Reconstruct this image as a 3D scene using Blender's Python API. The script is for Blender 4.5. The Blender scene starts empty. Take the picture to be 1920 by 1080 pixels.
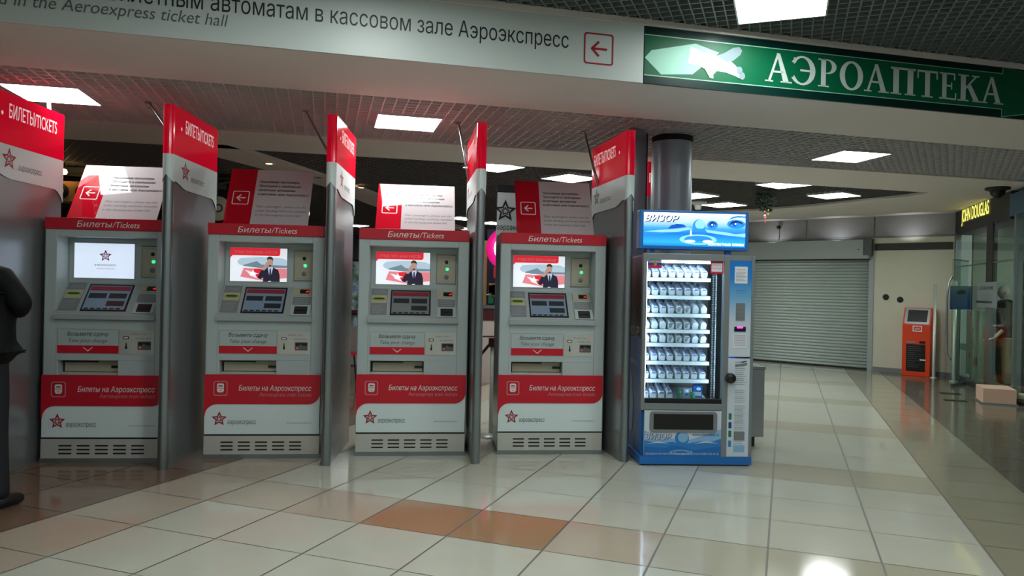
import bpy, math, random
from mathutils import Vector, Matrix
from mathutils.geometry import interpolate_bezier, tessellate_polygon
random.seed(7)
C = bpy.context.scene.collection
SC = bpy.context.scene
R = math.radians

# ---------------------------------------------------------------- camera, world, exposure
cam_data = bpy.data.cameras.new('camera')
cam_data.sensor_width = 36.0
cam_data.lens = 36.0 * 1389.0 / 1920.0
cam = bpy.data.objects.new('camera', cam_data)
C.objects.link(cam)
cam.matrix_world = (Matrix.Translation((0, 0, 1.5)) @ Matrix.Rotation(R(-8), 4, 'Z')
                    @ Matrix.Rotation(R(90), 4, 'X') @ Matrix.Rotation(R(1.2), 4, 'Z'))
SC.camera = cam
world = bpy.data.worlds.new('hall_air')
SC.world = world
world.use_nodes = True
bg = world.node_tree.nodes['Background']
bg.inputs[0].default_value = (0.80, 0.93, 0.90, 1)
bg.inputs[1].default_value = 0.24
SC.view_settings.view_transform = 'Standard'
SC.view_settings.look = 'None'
SC.view_settings.exposure = 0.0
SC.view_settings.gamma = 1.0
SC.view_settings.use_curve_mapping = False
LAMP = 25.5            # radiance of the ceiling light diffusers

# ---------------------------------------------------------------- materials
def lin(c):
    c = c / 255.0
    return c / 12.92 if c <= 0.04045 else ((c + 0.055) / 1.055) ** 2.4
def rgb(r, g, b): return (lin(r), lin(g), lin(b), 1)
def mat(name, col, rough=0.5, metal=0.0, emit=0.0, ecol=None, noise=0.0, scale=8.0, spec=0.5, bump=0.0):
    m = bpy.data.materials.new(name); m.use_nodes = True
    nt = m.node_tree; b = nt.nodes['Principled BSDF']
    b.inputs['Base Color'].default_value = rgb(*col)
    b.inputs['Roughness'].default_value = rough
    b.inputs['Metallic'].default_value = metal
    b.inputs['Specular IOR Level'].default_value = spec
    if emit:
        b.inputs['Emission Color'].default_value = rgb(*(ecol or col))
        b.inputs['Emission Strength'].default_value = emit
    if noise or bump:
        tc = nt.nodes.new('ShaderNodeTexCoord')
        n = nt.nodes.new('ShaderNodeTexNoise'); n.inputs['Scale'].default_value = scale
        n.inputs['Detail'].default_value = 5
        nt.links.new(tc.outputs['Object'], n.inputs['Vector'])
        if noise:
            mx = nt.nodes.new('ShaderNodeMix'); mx.data_type = 'RGBA'
            c = rgb(*col)
            mx.inputs[6].default_value = tuple(v * (1 - noise) for v in c[:3]) + (1,)
            mx.inputs[7].default_value = tuple(min(1, v * (1 + noise)) for v in c[:3]) + (1,)
            nt.links.new(n.outputs['Fac'], mx.inputs[0]); nt.links.new(mx.outputs[2], b.inputs['Base Color'])
        if bump:
            bp = nt.nodes.new('ShaderNodeBump'); bp.inputs['Strength'].default_value = bump
            bp.inputs['Distance'].default_value = 0.01
            nt.links.new(n.outputs['Fac'], bp.inputs['Height']); nt.links.new(bp.outputs[0], b.inputs['Normal'])
    return m
def ramp_mat(name, axis, lo, hi, stops, rough=0.4, emit=0.0):
    """printed colour run along one object axis (sign and panel artwork)"""
    m = bpy.data.materials.new(name); m.use_nodes = True
    nt = m.node_tree; b = nt.nodes['Principled BSDF']; b.inputs['Roughness'].default_value = rough
    tc = nt.nodes.new('ShaderNodeTexCoord'); sx = nt.nodes.new('ShaderNodeSeparateXYZ')
    mr = nt.nodes.new('ShaderNodeMapRange'); cr = nt.nodes.new('ShaderNodeValToRGB')
    mr.inputs['From Min'].default_value = lo; mr.inputs['From Max'].default_value = hi
    nt.links.new(tc.outputs['Object'], sx.inputs[0]); nt.links.new(sx.outputs[axis], mr.inputs['Value'])
    nt.links.new(mr.outputs[0], cr.inputs[0])
    while len(cr.color_ramp.elements) < len(stops): cr.color_ramp.elements.new(0.5)
    for e, (p, c) in zip(cr.color_ramp.elements, stops): e.position = p; e.color = rgb(*c)
    nt.links.new(cr.outputs[0], b.inputs['Base Color'])
    if emit:
        nt.links.new(cr.outputs[0], b.inputs['Emission Color']); b.inputs['Emission Strength'].default_value = emit
    return m
def glass_mat(name, tint=(235, 245, 242), refl=0.12):
    m = bpy.data.materials.new(name); m.use_nodes = True
    nt = m.node_tree; nt.nodes.remove(nt.nodes['Principled BSDF'])
    t = nt.nodes.new('ShaderNodeBsdfTransparent'); t.inputs[0].default_value = rgb(*tint)
    g = nt.nodes.new('ShaderNodeBsdfGlossy'); g.inputs['Roughness'].default_value = 0.02
    lw = nt.nodes.new('ShaderNodeLayerWeight'); lw.inputs[0].default_value = 0.5
    p5 = nt.nodes.new('ShaderNodeMath'); p5.operation = 'POWER'; p5.inputs[1].default_value = 5.0
    fr = nt.nodes.new('ShaderNodeMath'); fr.operation = 'MULTIPLY_ADD'; fr.inputs[1].default_value = 0.4; fr.inputs[2].default_value = 0.035
    nt.links.new(lw.outputs['Facing'], p5.inputs[0]); nt.links.new(p5.outputs[0], fr.inputs[0])
    mx = nt.nodes.new('ShaderNodeMixShader')
    nt.links.new(fr.outputs[0], mx.inputs[0]); nt.links.new(t.outputs[0], mx.inputs[1]); nt.links.new(g.outputs[0], mx.inputs[2])
    nt.links.new(mx.outputs[0], nt.nodes['Material Output'].inputs[0])
    return m

M = {}
M['white'] = mat('white_paint', (205, 208, 206), 0.35)
M['soffit'] = mat('soffit_paint', (230, 222, 216), 0.7, noise=0.03, scale=3)
M['bar'] = mat('ceiling_bar_paint', (214, 213, 212), 0.5)
M['barf'] = mat('ceiling_bar_grey_paint', (122, 130, 130), 0.5)
M['bard'] = mat('shaded_ceiling_bar', (112, 110, 108), 0.6)  # far grid hangs unlit; its shade is put into this bar colour
M['void'] = mat('ceiling_void', (30, 30, 30), 0.9)
M['voidr'] = mat('ceiling_void_warm', (40, 37, 36), 0.9)
M['lamp'] = mat('lamp_diffuser', (255, 255, 255), 0.5, emit=LAMP, ecol=(246, 255, 252))
M['cream'] = mat('cream_tile', (192, 191, 176), 0.07, noise=0.06, scale=3.0)
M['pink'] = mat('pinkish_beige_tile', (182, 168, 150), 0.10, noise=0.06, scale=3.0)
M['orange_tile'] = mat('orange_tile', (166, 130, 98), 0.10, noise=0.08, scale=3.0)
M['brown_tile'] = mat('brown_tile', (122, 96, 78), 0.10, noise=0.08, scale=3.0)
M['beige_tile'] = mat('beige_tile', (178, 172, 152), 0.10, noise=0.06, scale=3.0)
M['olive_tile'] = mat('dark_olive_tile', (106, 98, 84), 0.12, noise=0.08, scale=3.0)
M['khaki_tile'] = mat('khaki_tile', (150, 144, 122), 0.10, noise=0.06, scale=3.0)
M['grout'] = mat('grout', (122, 120, 112), 0.6)
M['cab'] = mat('kiosk_grey_enamel', (176, 188, 188), 0.35, noise=0.02, scale=40)
M['cab2'] = mat('kiosk_console_enamel', (158, 168, 168), 0.35)
M['red'] = mat('red_vinyl', (196, 16, 40), 0.35)
M['dred'] = mat('logo_red', (160, 24, 44), 0.4)
M['wpanel'] = mat('white_vinyl', (220, 234, 234), 0.35)
M['steel'] = mat('brushed_steel', (204, 204, 196), 0.34, 0.4, noise=0.12, scale=6, bump=0.03)
M['dsteel'] = mat('dark_polished_steel', (152, 156, 158), 0.26, 0.6)
M['alu'] = mat('anodised_aluminium', (150, 158, 160), 0.32, 0.9)
M['seam_and_shade'] = mat('black_seam_and_shade', (14, 16, 16), 0.6)
M['hole'] = mat('dark_recess', (30, 32, 28), 0.6)
M['text_w'] = mat('white_print', (232, 226, 224), 0.5)
M['text_w2'] = mat('pinkish_print', (206, 130, 134), 0.5)
M['text_k'] = mat('black_print', (22, 26, 30), 0.5)
M['text_g'] = mat('grey_print', (92, 96, 98), 0.5)
M['text_lg'] = mat('pale_grey_print', (140, 146, 146), 0.5)
M['creamp'] = mat('cream_plate', (176, 170, 150), 0.4)
M['label'] = mat('grey_label', (120, 126, 128), 0.5)
M['green_l'] = mat('green_label', (120, 150, 24), 0.4, emit=0.12)
M['led'] = mat('green_led', (40, 255, 130), 0.4, emit=2.5)
M['reddig'] = mat('red_digits', (255, 30, 20), 0.4, emit=1.2)
M['black'] = mat('black_plastic', (16, 17, 18), 0.3)
M['scr_w'] = mat('screen_white', (214, 226, 246), 0.3, emit=0.85)
M['scr_w2'] = mat('screen_pale', (226, 230, 238), 0.3, emit=0.8)
M['scr_sky'] = mat('screen_blue_grey', (176, 200, 218), 0.3, emit=0.7)
M['scr_sky2'] = mat('screen_slate', (120, 140, 156), 0.3, emit=0.6)
M['scr_red'] = mat('screen_red', (220, 36, 52), 0.3, emit=0.75)
M['scr_pink'] = mat('screen_pink', (226, 130, 140), 0.3, emit=0.7)
M['scr_suit'] = mat('screen_navy', (34, 32, 52), 0.3, emit=0.6)
M['scr_skin'] = mat('screen_skin', (190, 150, 136), 0.3, emit=0.6)
M['scr_hair'] = mat('screen_brown', (60, 44, 40), 0.3, emit=0.5)
M['scr_shirt'] = mat('screen_shirt', (190, 196, 226), 0.3, emit=0.7)
M['scr_dim'] = mat('touch_screen_grey', (110, 118, 118), 0.15, emit=0.10)
M['scr_blue'] = mat('touch_screen_blue', (112, 132, 152), 0.15, emit=0.12)
M['scr_key'] = mat('touch_screen_dark', (44, 52, 56), 0.15, emit=0.04)
M['scr_band'] = mat('touch_screen_red_band', (130, 44, 54), 0.15, emit=0.08)
M['head_lit'] = mat('backlit_red', (214, 6, 44), 0.12, emit=0.27, ecol=(226, 0, 44))
M['head_txt'] = mat('backlit_white', (240, 225, 228), 0.2, emit=0.35)
M['board_w'] = mat('glossy_white_board', (196, 192, 196), 0.045)
M['board_r'] = mat('glossy_red_board', (186, 20, 40), 0.045)
M['green'] = mat('sign_green', (0, 92, 58), 0.38, spec=0.25)
M['dgreen'] = mat('sign_dark_green', (2, 40, 34), 0.30, spec=0.25)
M['gline'] = mat('sign_pale_line', (150, 200, 180), 0.3)
M['gtext'] = mat('sign_white_letter', (198, 208, 206), 0.3)
M['plane'] = mat('sign_white_plane', (238, 246, 244), 0.5, emit=0.06)
M['plane2'] = mat('sign_pale_beam', (150, 208, 186), 0.5, emit=0.04)
M['plane3'] = mat('sign_grey_plane', (120, 140, 146), 0.5)
M['signw'] = mat('sign_white_film', (196, 204, 200), 0.34, spec=0.3)
M['vblue'] = mat('vending_blue', (28, 110, 186), 0.35)
M['vblue2'] = mat('vending_mid_blue', (40, 126, 200), 0.3)
M['vblue_d'] = mat('vending_deep_blue', (16, 64, 116), 0.35)
M['vframe'] = mat('vending_grey_frame', (132, 138, 140), 0.4, 0.3)
M['vwhite'] = mat('vending_white', (206, 216, 226), 0.35)
M['vlight'] = mat('vending_pale_blue', (136, 182, 220), 0.35)
M['vbrown'] = mat('photo_brown', (104, 72, 50), 0.4)
M['vbrown_d'] = mat('photo_dark_brown', (38, 28, 24), 0.4)
M['vin'] = mat('vending_interior', (14, 17, 24), 0.4)
M['vstrip'] = mat('vending_led_strip', (255, 255, 255), 0.4, emit=105.0, ecol=(206, 224, 255))
M['vstrip2'] = mat('vending_led_strip_left', (255, 255, 255), 0.4, emit=34.0, ecol=(206, 224, 255))
M['shelf'] = mat('shelf_white', (226, 230, 238), 0.35)
M['box_w'] = mat('carton_white', (226, 230, 240), 0.5)
M['box_b'] = mat('carton_slate_blue', (120, 134, 176), 0.5)
M['box_g'] = mat('carton_grey', (140, 146, 158), 0.5)
M['box_gr'] = mat('carton_green', (20, 120, 84), 0.5)
M['box_bl'] = mat('carton_blue', (40, 110, 210), 0.5)
M['pinkled'] = mat('magenta_led', (255, 60, 200), 0.4, emit=2.5)
M['glass'] = glass_mat('pane_glass')
M['glass2'] = glass_mat('greenish_pane_glass', (240, 250, 245))
M['flag_w'] = mat('sticker_white', (226, 226, 232), 0.5)
M['flag_b'] = mat('sticker_blue', (40, 60, 160), 0.5)
M['flag_r'] = mat('sticker_red', (206, 20, 50), 0.5)
M['gold'] = mat('sticker_gold', (190, 140, 60), 0.5)
M['partition'] = mat('partition_steel', (168, 160, 170), 0.22, 0.35)
M['column'] = mat('column_metal', (172, 180, 190), 0.36, 0.25)
M['wall'] = mat('beige_wall', (206, 204, 184), 0.7, noise=0.04, scale=2)
M['upper'] = mat('grey_wall_panel', (148, 146, 146), 0.55)
M['shut'] = mat('shutter_slat', (184, 194, 190), 0.45, 0.2)
M['housing'] = mat('shutter_housing_paint', (158, 166, 164), 0.5)
M['dbrown'] = mat('dark_brown_band', (34, 26, 16), 0.5)
M['orange'] = mat('orange_enamel', (226, 66, 20), 0.35)
M['dark'] = mat('dark_shop_wall', (26, 34, 32), 0.7)
M['darkred'] = mat('dark_red_cloth', (70, 12, 22), 0.7)
M['deep'] = mat('deep_shop_black', (16, 16, 18), 0.7)
M['greyb'] = mat('grey_beam_paint', (84, 88, 88), 0.6)
M['bulb'] = mat('warm_bulb', (255, 220, 160), 0.4, emit=22, ecol=(255, 205, 130))
M['jd'] = mat('lit_yellow_letter', (250, 246, 120), 0.4, emit=1.3)
M['charcoal'] = mat('charcoal_fascia', (34, 32, 32), 0.5)
M['teal'] = mat('teal_fascia', (24, 70, 92), 0.4, emit=0.05)
M['jacket'] = mat('black_jacket_cloth', (12, 15, 15), 0.7, noise=0.2, scale=20, bump=0.2, spec=0.25)
M['jeans'] = mat('dark_jeans_cloth', (11, 18, 24), 0.8, noise=0.2, scale=30)
M['shoe'] = mat('black_shoe', (14, 18, 18), 0.4)
M['skin'] = mat('skin', (190, 150, 128), 0.5)
M['hair'] = mat('dark_hair', (36, 28, 24), 0.6)
M['mjacket'] = mat('burgundy_jacket_cloth', (48, 22, 32), 0.8)
M['khaki'] = mat('khaki_cloth', (128, 116, 92), 0.8)
M['mskin'] = mat('pale_mannequin', (206, 190, 176), 0.4)
M['peach'] = mat('pink_lit_podium', (222, 184, 160), 0.5)  # pinkish light falling on the podium is put into its colour
M['shopwall'] = mat('shop_wall_paint', (150, 158, 146), 0.6)
M['poster'] = ramp_mat('blue_poster', 2, 1.28, 1.72, [(0, (20, 50, 110)), (0.55, (36, 70, 120)), (1, (90, 92, 100))])
M['redspot'] = mat('red_motif', (140, 70, 66), 0.6)
M['fir'] = mat('fir_green', (16, 34, 20), 0.8)
M['rail'] = mat('dark_red_rail', (74, 24, 26), 0.4)
M['pinkneon'] = mat('pink_neon_ring', (226, 20, 130), 0.4, emit=0.7)
M['neonw'] = mat('white_neon_face', (250, 246, 255), 0.4, emit=1.6)
M['warm'] = mat('warm_lit_wall', (186, 140, 84), 0.6)
M['navy'] = mat('navy_panel', (22, 34, 60), 0.6)
M['counter'] = mat('white_counter', (186, 172, 166), 0.5)
M['downl'] = mat('downlight_glow', (255, 214, 160), 0.4, emit=6, ecol=(255, 210, 150))

def floral():
    m = bpy.data.materials.new('floral_print'); m.use_nodes = True
    nt = m.node_tree; b = nt.nodes['Principled BSDF']
    tc = nt.nodes.new('ShaderNodeTexCoord'); v = nt.nodes.new('ShaderNodeTexVoronoi'); v.inputs['Scale'].default_value = 9
    n = nt.nodes.new('ShaderNodeTexNoise'); n.inputs['Scale'].default_value = 7
    cr = nt.nodes.new('ShaderNodeValToRGB')
    for e in range(4): cr.color_ramp.elements.new(0.5)
    for e, (p, c) in zip(cr.color_ramp.elements, [(0, (30, 44, 30)), (.36, (80, 124, 76)), (.46, (140, 176, 150)), (.52, (150, 190, 240)), (.6, (230, 236, 236)), (.75, (120, 180, 90))]):
        e.position = p; e.color = rgb(*c)
    nt.links.new(tc.outputs['Object'], v.inputs['Vector']); nt.links.new(v.outputs['Color'], n.inputs['Vector'])
    nt.links.new(tc.outputs['Object'], n.inputs['Vector'])
    nt.links.new(n.outputs['Fac'], cr.inputs[0]); nt.links.new(cr.outputs[0], b.inputs['Base Color'])
    return m
M['floral'] = floral()
M['vsign'] = ramp_mat('backlit_water_artwork', 2, 1.895, 2.185,
                      [(0, (20, 140, 236)), (0.12, (50, 184, 246)), (0.38, (20, 124, 226)), (0.55, (70, 176, 240)), (0.72, (196, 228, 250)), (1, (246, 250, 255))], 0.3, 0.62)
M['vs_d'] = mat('backlit_deep_blue', (12, 84, 196), 0.3, emit=0.6)
M['vs_m'] = mat('backlit_sky_blue', (40, 150, 232), 0.3, emit=0.62)
M['vs_l'] = mat('backlit_pale', (150, 220, 250), 0.3, emit=0.7)
M['vs_w'] = mat('backlit_white_print', (252, 254, 255), 0.3, emit=1.1)
M['vs_n'] = mat('backlit_navy', (10, 44, 118), 0.3, emit=0.35)
M['vctl'] = ramp_mat('blue_to_white_panel', 2, 0.95, 1.80, [(0, (206, 214, 220)), (0.35, (196, 210, 222)), (0.6, (110, 172, 214)), (0.8, (30, 128, 206)), (1, (16, 116, 200))], 0.35)

# ---------------------------------------------------------------- mesh helpers
_tcache = {}
def untangle(p):
    """split a contour that crosses itself into simple loops"""
    todo, out = [p], []
    while todo:
        p = todo.pop(); n = len(p); cut = None
        for i in range(n):
            a, b = p[i], p[(i + 1) % n]
            for j in range(i + 2, n):
                if i == 0 and j == n - 1: continue
                c, d = p[j], p[(j + 1) % n]
                den = (b[0] - a[0]) * (d[1] - c[1]) - (b[1] - a[1]) * (d[0] - c[0])
                if abs(den) < 1e-12: continue
                t = ((c[0] - a[0]) * (d[1] - c[1]) - (c[1] - a[1]) * (d[0] - c[0])) / den
                u = ((c[0] - a[0]) * (b[1] - a[1]) - (c[1] - a[1]) * (b[0] - a[0])) / den
                if 1e-6 < t < 1 - 1e-6 and 1e-6 < u < 1 - 1e-6: cut = (i, j, (a[0] + t * (b[0] - a[0]), a[1] + t * (b[1] - a[1]))); break
            if cut: break
        if not cut:
            if n > 2: out.append(p)
            continue
        i, j, x = cut
        todo += [[x] + p[i + 1:j + 1], [x] + p[j + 1:] + p[:i + 1]]
    return [q for q in out if abs(sum(q[a - 1][0] * q[a][1] - q[a][0] * q[a - 1][1] for a in range(len(q)))) > 2e-5]
def text_mesh(s, shear=0.0, bold=0.0):
    """outline of a line of text, filled contour by contour (overlapping strokes stay solid)"""
    k = (s, shear, bold)
    if k in _tcache: return _tcache[k]
    cu = bpy.data.curves.new('t', 'FONT'); cu.body = s; cu.size = 1
    o = bpy.data.objects.new('t', cu); C.objects.link(o)
    dg = bpy.context.evaluated_depsgraph_get(); dg.update()
    cv = o.to_curve(dg)
    cs = []
    for sp in cv.splines:
        bp = sp.bezier_points; pts = []
        for a in range(len(bp)):
            p, q = bp[a], bp[(a + 1) % len(bp)]
            d = (q.co - p.co)
            straight = d.length < 1e-6 or (abs(d.cross(p.handle_right - p.co).z) < 1e-5 and abs(d.cross(q.handle_left - p.co).z) < 1e-5)
            seg = [p.co] if straight else interpolate_bezier(p.co, p.handle_right, q.handle_left, q.co, 5)[:-1]
            pts += [(v.x, v.y) for v in seg]
        cl = []
        for v in pts:
            if not cl or math.hypot(v[0] - cl[-1][0], v[1] - cl[-1][1]) > 1e-4: cl.append(v)
        if len(cl) > 2: cs += untangle(cl)
    o.to_curve_clear(); bpy.data.objects.remove(o); bpy.data.curves.remove(cu)
    def area(p): return sum(p[a - 1][0] * p[a][1] - p[a][0] * p[a - 1][1] for a in range(len(p))) / 2
    def inside(pt, p):
        r = False
        for a in range(len(p)):
            (x0, y0), (x1, y1) = p[a - 1], p[a]
            if (y0 > pt[1]) != (y1 > pt[1]) and pt[0] < (x1 - x0) * (pt[1] - y0) / (y1 - y0) + x0: r = not r
        return r
    ar = [area(p) for p in cs]
    par = []
    for a, p in enumerate(cs):              # a hole runs against the contour around it
        c = [b for b, q in enumerate(cs) if b != a and abs(ar[b]) > abs(ar[a]) and ar[a] * ar[b] < 0 and all(inside(v, q) for v in p[::max(1, len(p) // 4)])]
        par.append(min(c, key=lambda b: abs(ar[b])) if c else None)
    vs, fs = [], []
    for a, p in enumerate(cs):
        if par[a] is not None: continue
        loops = [p] + [cs[b] for b in range(len(cs)) if par[b] == a]
        b = len(vs); flat_ = [v for l in loops for v in l]
        fs += [tuple(b + q for q in t) for t in tessellate_polygon([[Vector((v[0], v[1], 0)) for v in l] for l in loops])]
        vs += [(x + y * shear, y) for x, y in flat_]
    if bold:                                # bolder: a ribbon along every contour
        d = bold * .8
        for p in cs:
            n = len(p); b = len(vs)
            for a in range(n):
                (x0, y0), (x1, y1), (x2, y2) = p[a - 1], p[a], p[(a + 1) % n]
                n1 = Vector((y1 - y0, x0 - x1)).normalized(); n2 = Vector((y2 - y1, x1 - x2)).normalized(); m_ = n1 + n2
                m_ = m_ / max(.6, m_.length_squared / 2) if m_.length > .2 else n1
                for sg in (d, -d): vs.append((x1 + m_.x * sg + (y1 + m_.y * sg) * shear, y1 + m_.y * sg))
            fs += [(b + 2 * a, b + 2 * ((a + 1) % n), b + 2 * ((a + 1) % n) + 1, b + 2 * a + 1) for a in range(n)]
    _tcache[k] = (vs, fs)
    return _tcache[k]
_ch = text_mesh('H'); CAP = max(v[1] for v in _ch[0])

class MB:
    def __init__(s): s.v = []; s.f = []; s.m = []; s.mats = []; s.sm = []
    def mi(s, m):
        if m not in s.mats: s.mats.append(m)
        return s.mats.index(m)
    def add(s, vs, fs, m, smooth=False):
        o = len(s.v); s.v += [tuple(v) for v in vs]; i = s.mi(m)
        for f in fs: s.f.append(tuple(o + k for k in f)); s.m.append(i); s.sm.append(smooth)
        return s
    def poly(s, pts, m): return s.add(pts, [tuple(range(len(pts)))], m)
    def box(s, x0, x1, y0, y1, z0, z1, m):
        v = [(x, y, z) for z in (z0, z1) for y in (y0, y1) for x in (x0, x1)]
        return s.add(v, [(0, 2, 3, 1), (4, 5, 7, 6), (0, 1, 5, 4), (2, 6, 7, 3), (0, 4, 6, 2), (1, 3, 7, 5)], m)
    def obox(s, o, ex, ey, ez, m):
        o, ex, ey, ez = map(Vector, (o, ex, ey, ez))
        v = [o + ex * a + ey * b + ez * c for c in (0, 1) for b in (0, 1) for a in (0, 1)]
        return s.add(v, [(0, 2, 3, 1), (4, 5, 7, 6), (0, 1, 5, 4), (2, 6, 7, 3), (0, 4, 6, 2), (1, 3, 7, 5)], m)
    def prism(s, pts, y0, y1, m):           # pts in x,z extruded along y
        n = len(pts); v = [(x, y0, z) for x, z in pts] + [(x, y1, z) for x, z in pts]
        f = [tuple(range(n)), tuple(range(2 * n - 1, n - 1, -1))] + [(i, i + n, (i + 1) % n + n, (i + 1) % n) for i in range(n)]
        return s.add(v, f, m)
    def slab(s, pts, z0, z1, m):            # pts in x,y extruded along z
        n = len(pts); v = [(x, y, z0) for x, y in pts] + [(x, y, z1) for x, y in pts]
        f = [tuple(range(n - 1, -1, -1)), tuple(range(n, 2 * n))] + [(i, (i + 1) % n, (i + 1) % n + n, i + n) for i in range(n)]
        return s.add(v, f, m)
    def tube(s, pts, r, m, n=10):
        pts = [Vector(p) for p in pts]; rs = r if isinstance(r, (list, tuple)) else [r] * len(pts)
        vs = []
        for i, p in enumerate(pts):
            d = (pts[min(i + 1, len(pts) - 1)] - pts[max(i - 1, 0)]).normalized()
            a = d.cross(Vector((0, 0, 1)) if abs(d.z) < 0.9 else Vector((1, 0, 0))).normalized(); b = d.cross(a)
            vs += [p + (a * math.cos(t) + b * math.sin(t)) * rs[i] for t in [2 * math.pi * k / n for k in range(n)]]
        f = [(i * n + k, i * n + (k + 1) % n, (i + 1) * n + (k + 1) % n, (i + 1) * n + k) for i in range(len(pts) - 1) for k in range(n)]
        s.add(vs, f, m, True)
        return s.add(vs, [tuple(range(n - 1, -1, -1)), tuple(range((len(pts) - 1) * n, len(pts) * n))], m)
    def lathe(s, prof, c, m, n=24, axis='Z'):
        vs = []
        for r, h in prof:
            for k in range(n):
                t = 2 * math.pi * k / n; a, b = r * math.cos(t), r * math.sin(t)
                vs.append((c[0] + a, c[1] + b, c[2] + h) if axis == 'Z' else (c[0] + a, c[1] + h, c[2] + b) if axis == 'Y' else (c[0] + h, c[1] + a, c[2] + b))
        f = [(i * n + k, i * n + (k + 1) % n, (i + 1) * n + (k + 1) % n, (i + 1) * n + k) for i in range(len(prof) - 1) for k in range(n)]
        return s.add(vs, f, m, True)
    # flat print: f maps (u, v) to a point
    def flat(s, pts, f, m): return s.poly([f(u, v) for u, v in pts], m)
    def ring(s, a, b, f, m):
        n = len(a); return s.add([f(*p) for p in a] + [f(*p) for p in b], [(i, (i + 1) % n, n + (i + 1) % n, n + i) for i in range(n)], m)
    def text(s, st, f, u, v, m, w=None, cap=None, align='l', shear=0.0, bold=0.0):
        vs, fs = text_mesh(st, shear, bold)
        x0 = min(p[0] for p in vs); x1 = max(p[0] for p in vs)
        sx = w / (x1 - x0) if w else cap / CAP
        sy = cap / CAP if cap else sx
        W = (x1 - x0) * sx; off = {'l': 0, 'c': -W / 2, 'r': -W}[align]
        return s.add([f(u + off + (p[0] - x0) * sx, v + p[1] * sy) for p in vs], fs, m)
    def build(s, name, parent=None, loc=None, rot=None, bevel=0.0, subsurf=0):
        me = bpy.data.meshes.new(name); me.from_pydata(s.v, [], s.f); me.update()
        for m in s.mats: me.materials.append(M[m] if isinstance(m, str) else m)
        me.polygons.foreach_set('material_index', s.m); me.polygons.foreach_set('use_smooth', s.sm)
        o = bpy.data.objects.new(name, me); C.objects.link(o)
        if parent: o.parent = parent
        if loc: o.location = loc
        if rot: o.rotation_euler = rot
        if bevel:
            b = o.modifiers.new('b', 'BEVEL'); b.width = bevel; b.segments = 2; b.limit_method = 'ANGLE'
        return o
def F(y): return lambda u, v: (u, y, v)               # front-facing plane at depth y
def rr(x0, z0, x1, z1, r, n=6):
    p = []
    for cx, cz, a in ((x1 - r, z1 - r, 0), (x0 + r, z1 - r, 90), (x0 + r, z0 + r, 180), (x1 - r, z0 + r, 270)):
        p += [(cx + r * math.cos(R(a + 90 * k / n)), cz + r * math.sin(R(a + 90 * k / n))) for k in range(n + 1)]
    return p
def ell(cx, cz, a, b, n=24, t0=0, t1=360):
    return [(cx + a * math.cos(R(t0 + (t1 - t0) * k / n)), cz + b * math.sin(R(t0 + (t1 - t0) * k / n))) for k in range(n)]
def star(cx, cz, r, k=0.42, rot=90):
    return [(cx + (r if i % 2 == 0 else r * k) * math.cos(R(rot + 36 * i)), cz + (r if i % 2 == 0 else r * k) * math.sin(R(rot + 36 * i))) for i in range(10)]
def logo_star(mb, f, cx, cz, r, m, sx=1.0):
    g = lambda u, v: f(cx + (u - cx) * sx, v)
    mb.ring(star(cx, cz, r, 0.46), star(cx, cz, r * 0.60, 0.50), g, m)
    mb.ring(star(cx, cz, r * 0.42, 0.5), star(cx, cz, r * 0.24, 0.5), g, m)
    for k in range(5):
        a = R(126 + 72 * k); c, s_ = math.cos(a), math.sin(a)
        mb.flat([(cx + r * .22 * c - r * .035 * s_, cz + r * .22 * s_ + r * .035 * c), (cx + r * .40 * c - r * .03 * s_, cz + r * .40 * s_ + r * .03 * c),
                 (cx + r * .40 * c + r * .03 * s_, cz + r * .40 * s_ - r * .03 * c), (cx + r * .22 * c + r * .035 * s_, cz + r * .22 * s_ - r * .035 * c)], g, m)
def arrow_left(mb, f, cx, cz, s_, m, w=0.13):
    """boxed arrow pointing left; s_ = half box"""
    a, b = cx - .56 * s_, cx + .56 * s_; h = w * s_ * .5
    mb.flat([(a + .1 * s_, cz - h), (b, cz - h), (b, cz + h), (a + .1 * s_, cz + h)], f, m)
    for sg in (1, -1):
        mb.flat([(a, cz), (a + .52 * s_, cz + sg * .52 * s_), (a + .52 * s_ + 1.4 * h, cz + sg * (.52 * s_ - 1.4 * h)), (a + 2.8 * h, cz)], f, m)
    mb.ring(rr(cx - s_, cz - s_, cx + s_, cz + s_, .2 * s_), rr(cx - s_ * .9, cz - s_ * .9, cx + s_ * .9, cz + s_ * .9, .14 * s_), f, m)
def tag(o, label=None, cat=None, group=None, kind=None):
    if label: o['label'] = label
    if cat: o['category'] = cat
    if group: o['group'] = group
    if kind: o['kind'] = kind
    return o
def thing(name, label, cat, loc=(0, 0, 0), rz=0.0, group=None, rx=0.0):
    o = bpy.data.objects.new(name, None); C.objects.link(o)
    o.location = loc; o.rotation_euler = (R(rx), 0, R(rz)); o.empty_display_size = .1
    return tag(o, label, cat, group)
def kids(o): return [c for c in bpy.data.objects if c.parent == o]
def copy_tree(o, parent=None):
    c = o.copy(); C.objects.link(c); c.parent = parent
    for ch in kids(o): copy_tree(ch, c)
    return c
def struct(o): o['kind'] = 'structure'; return o

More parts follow.
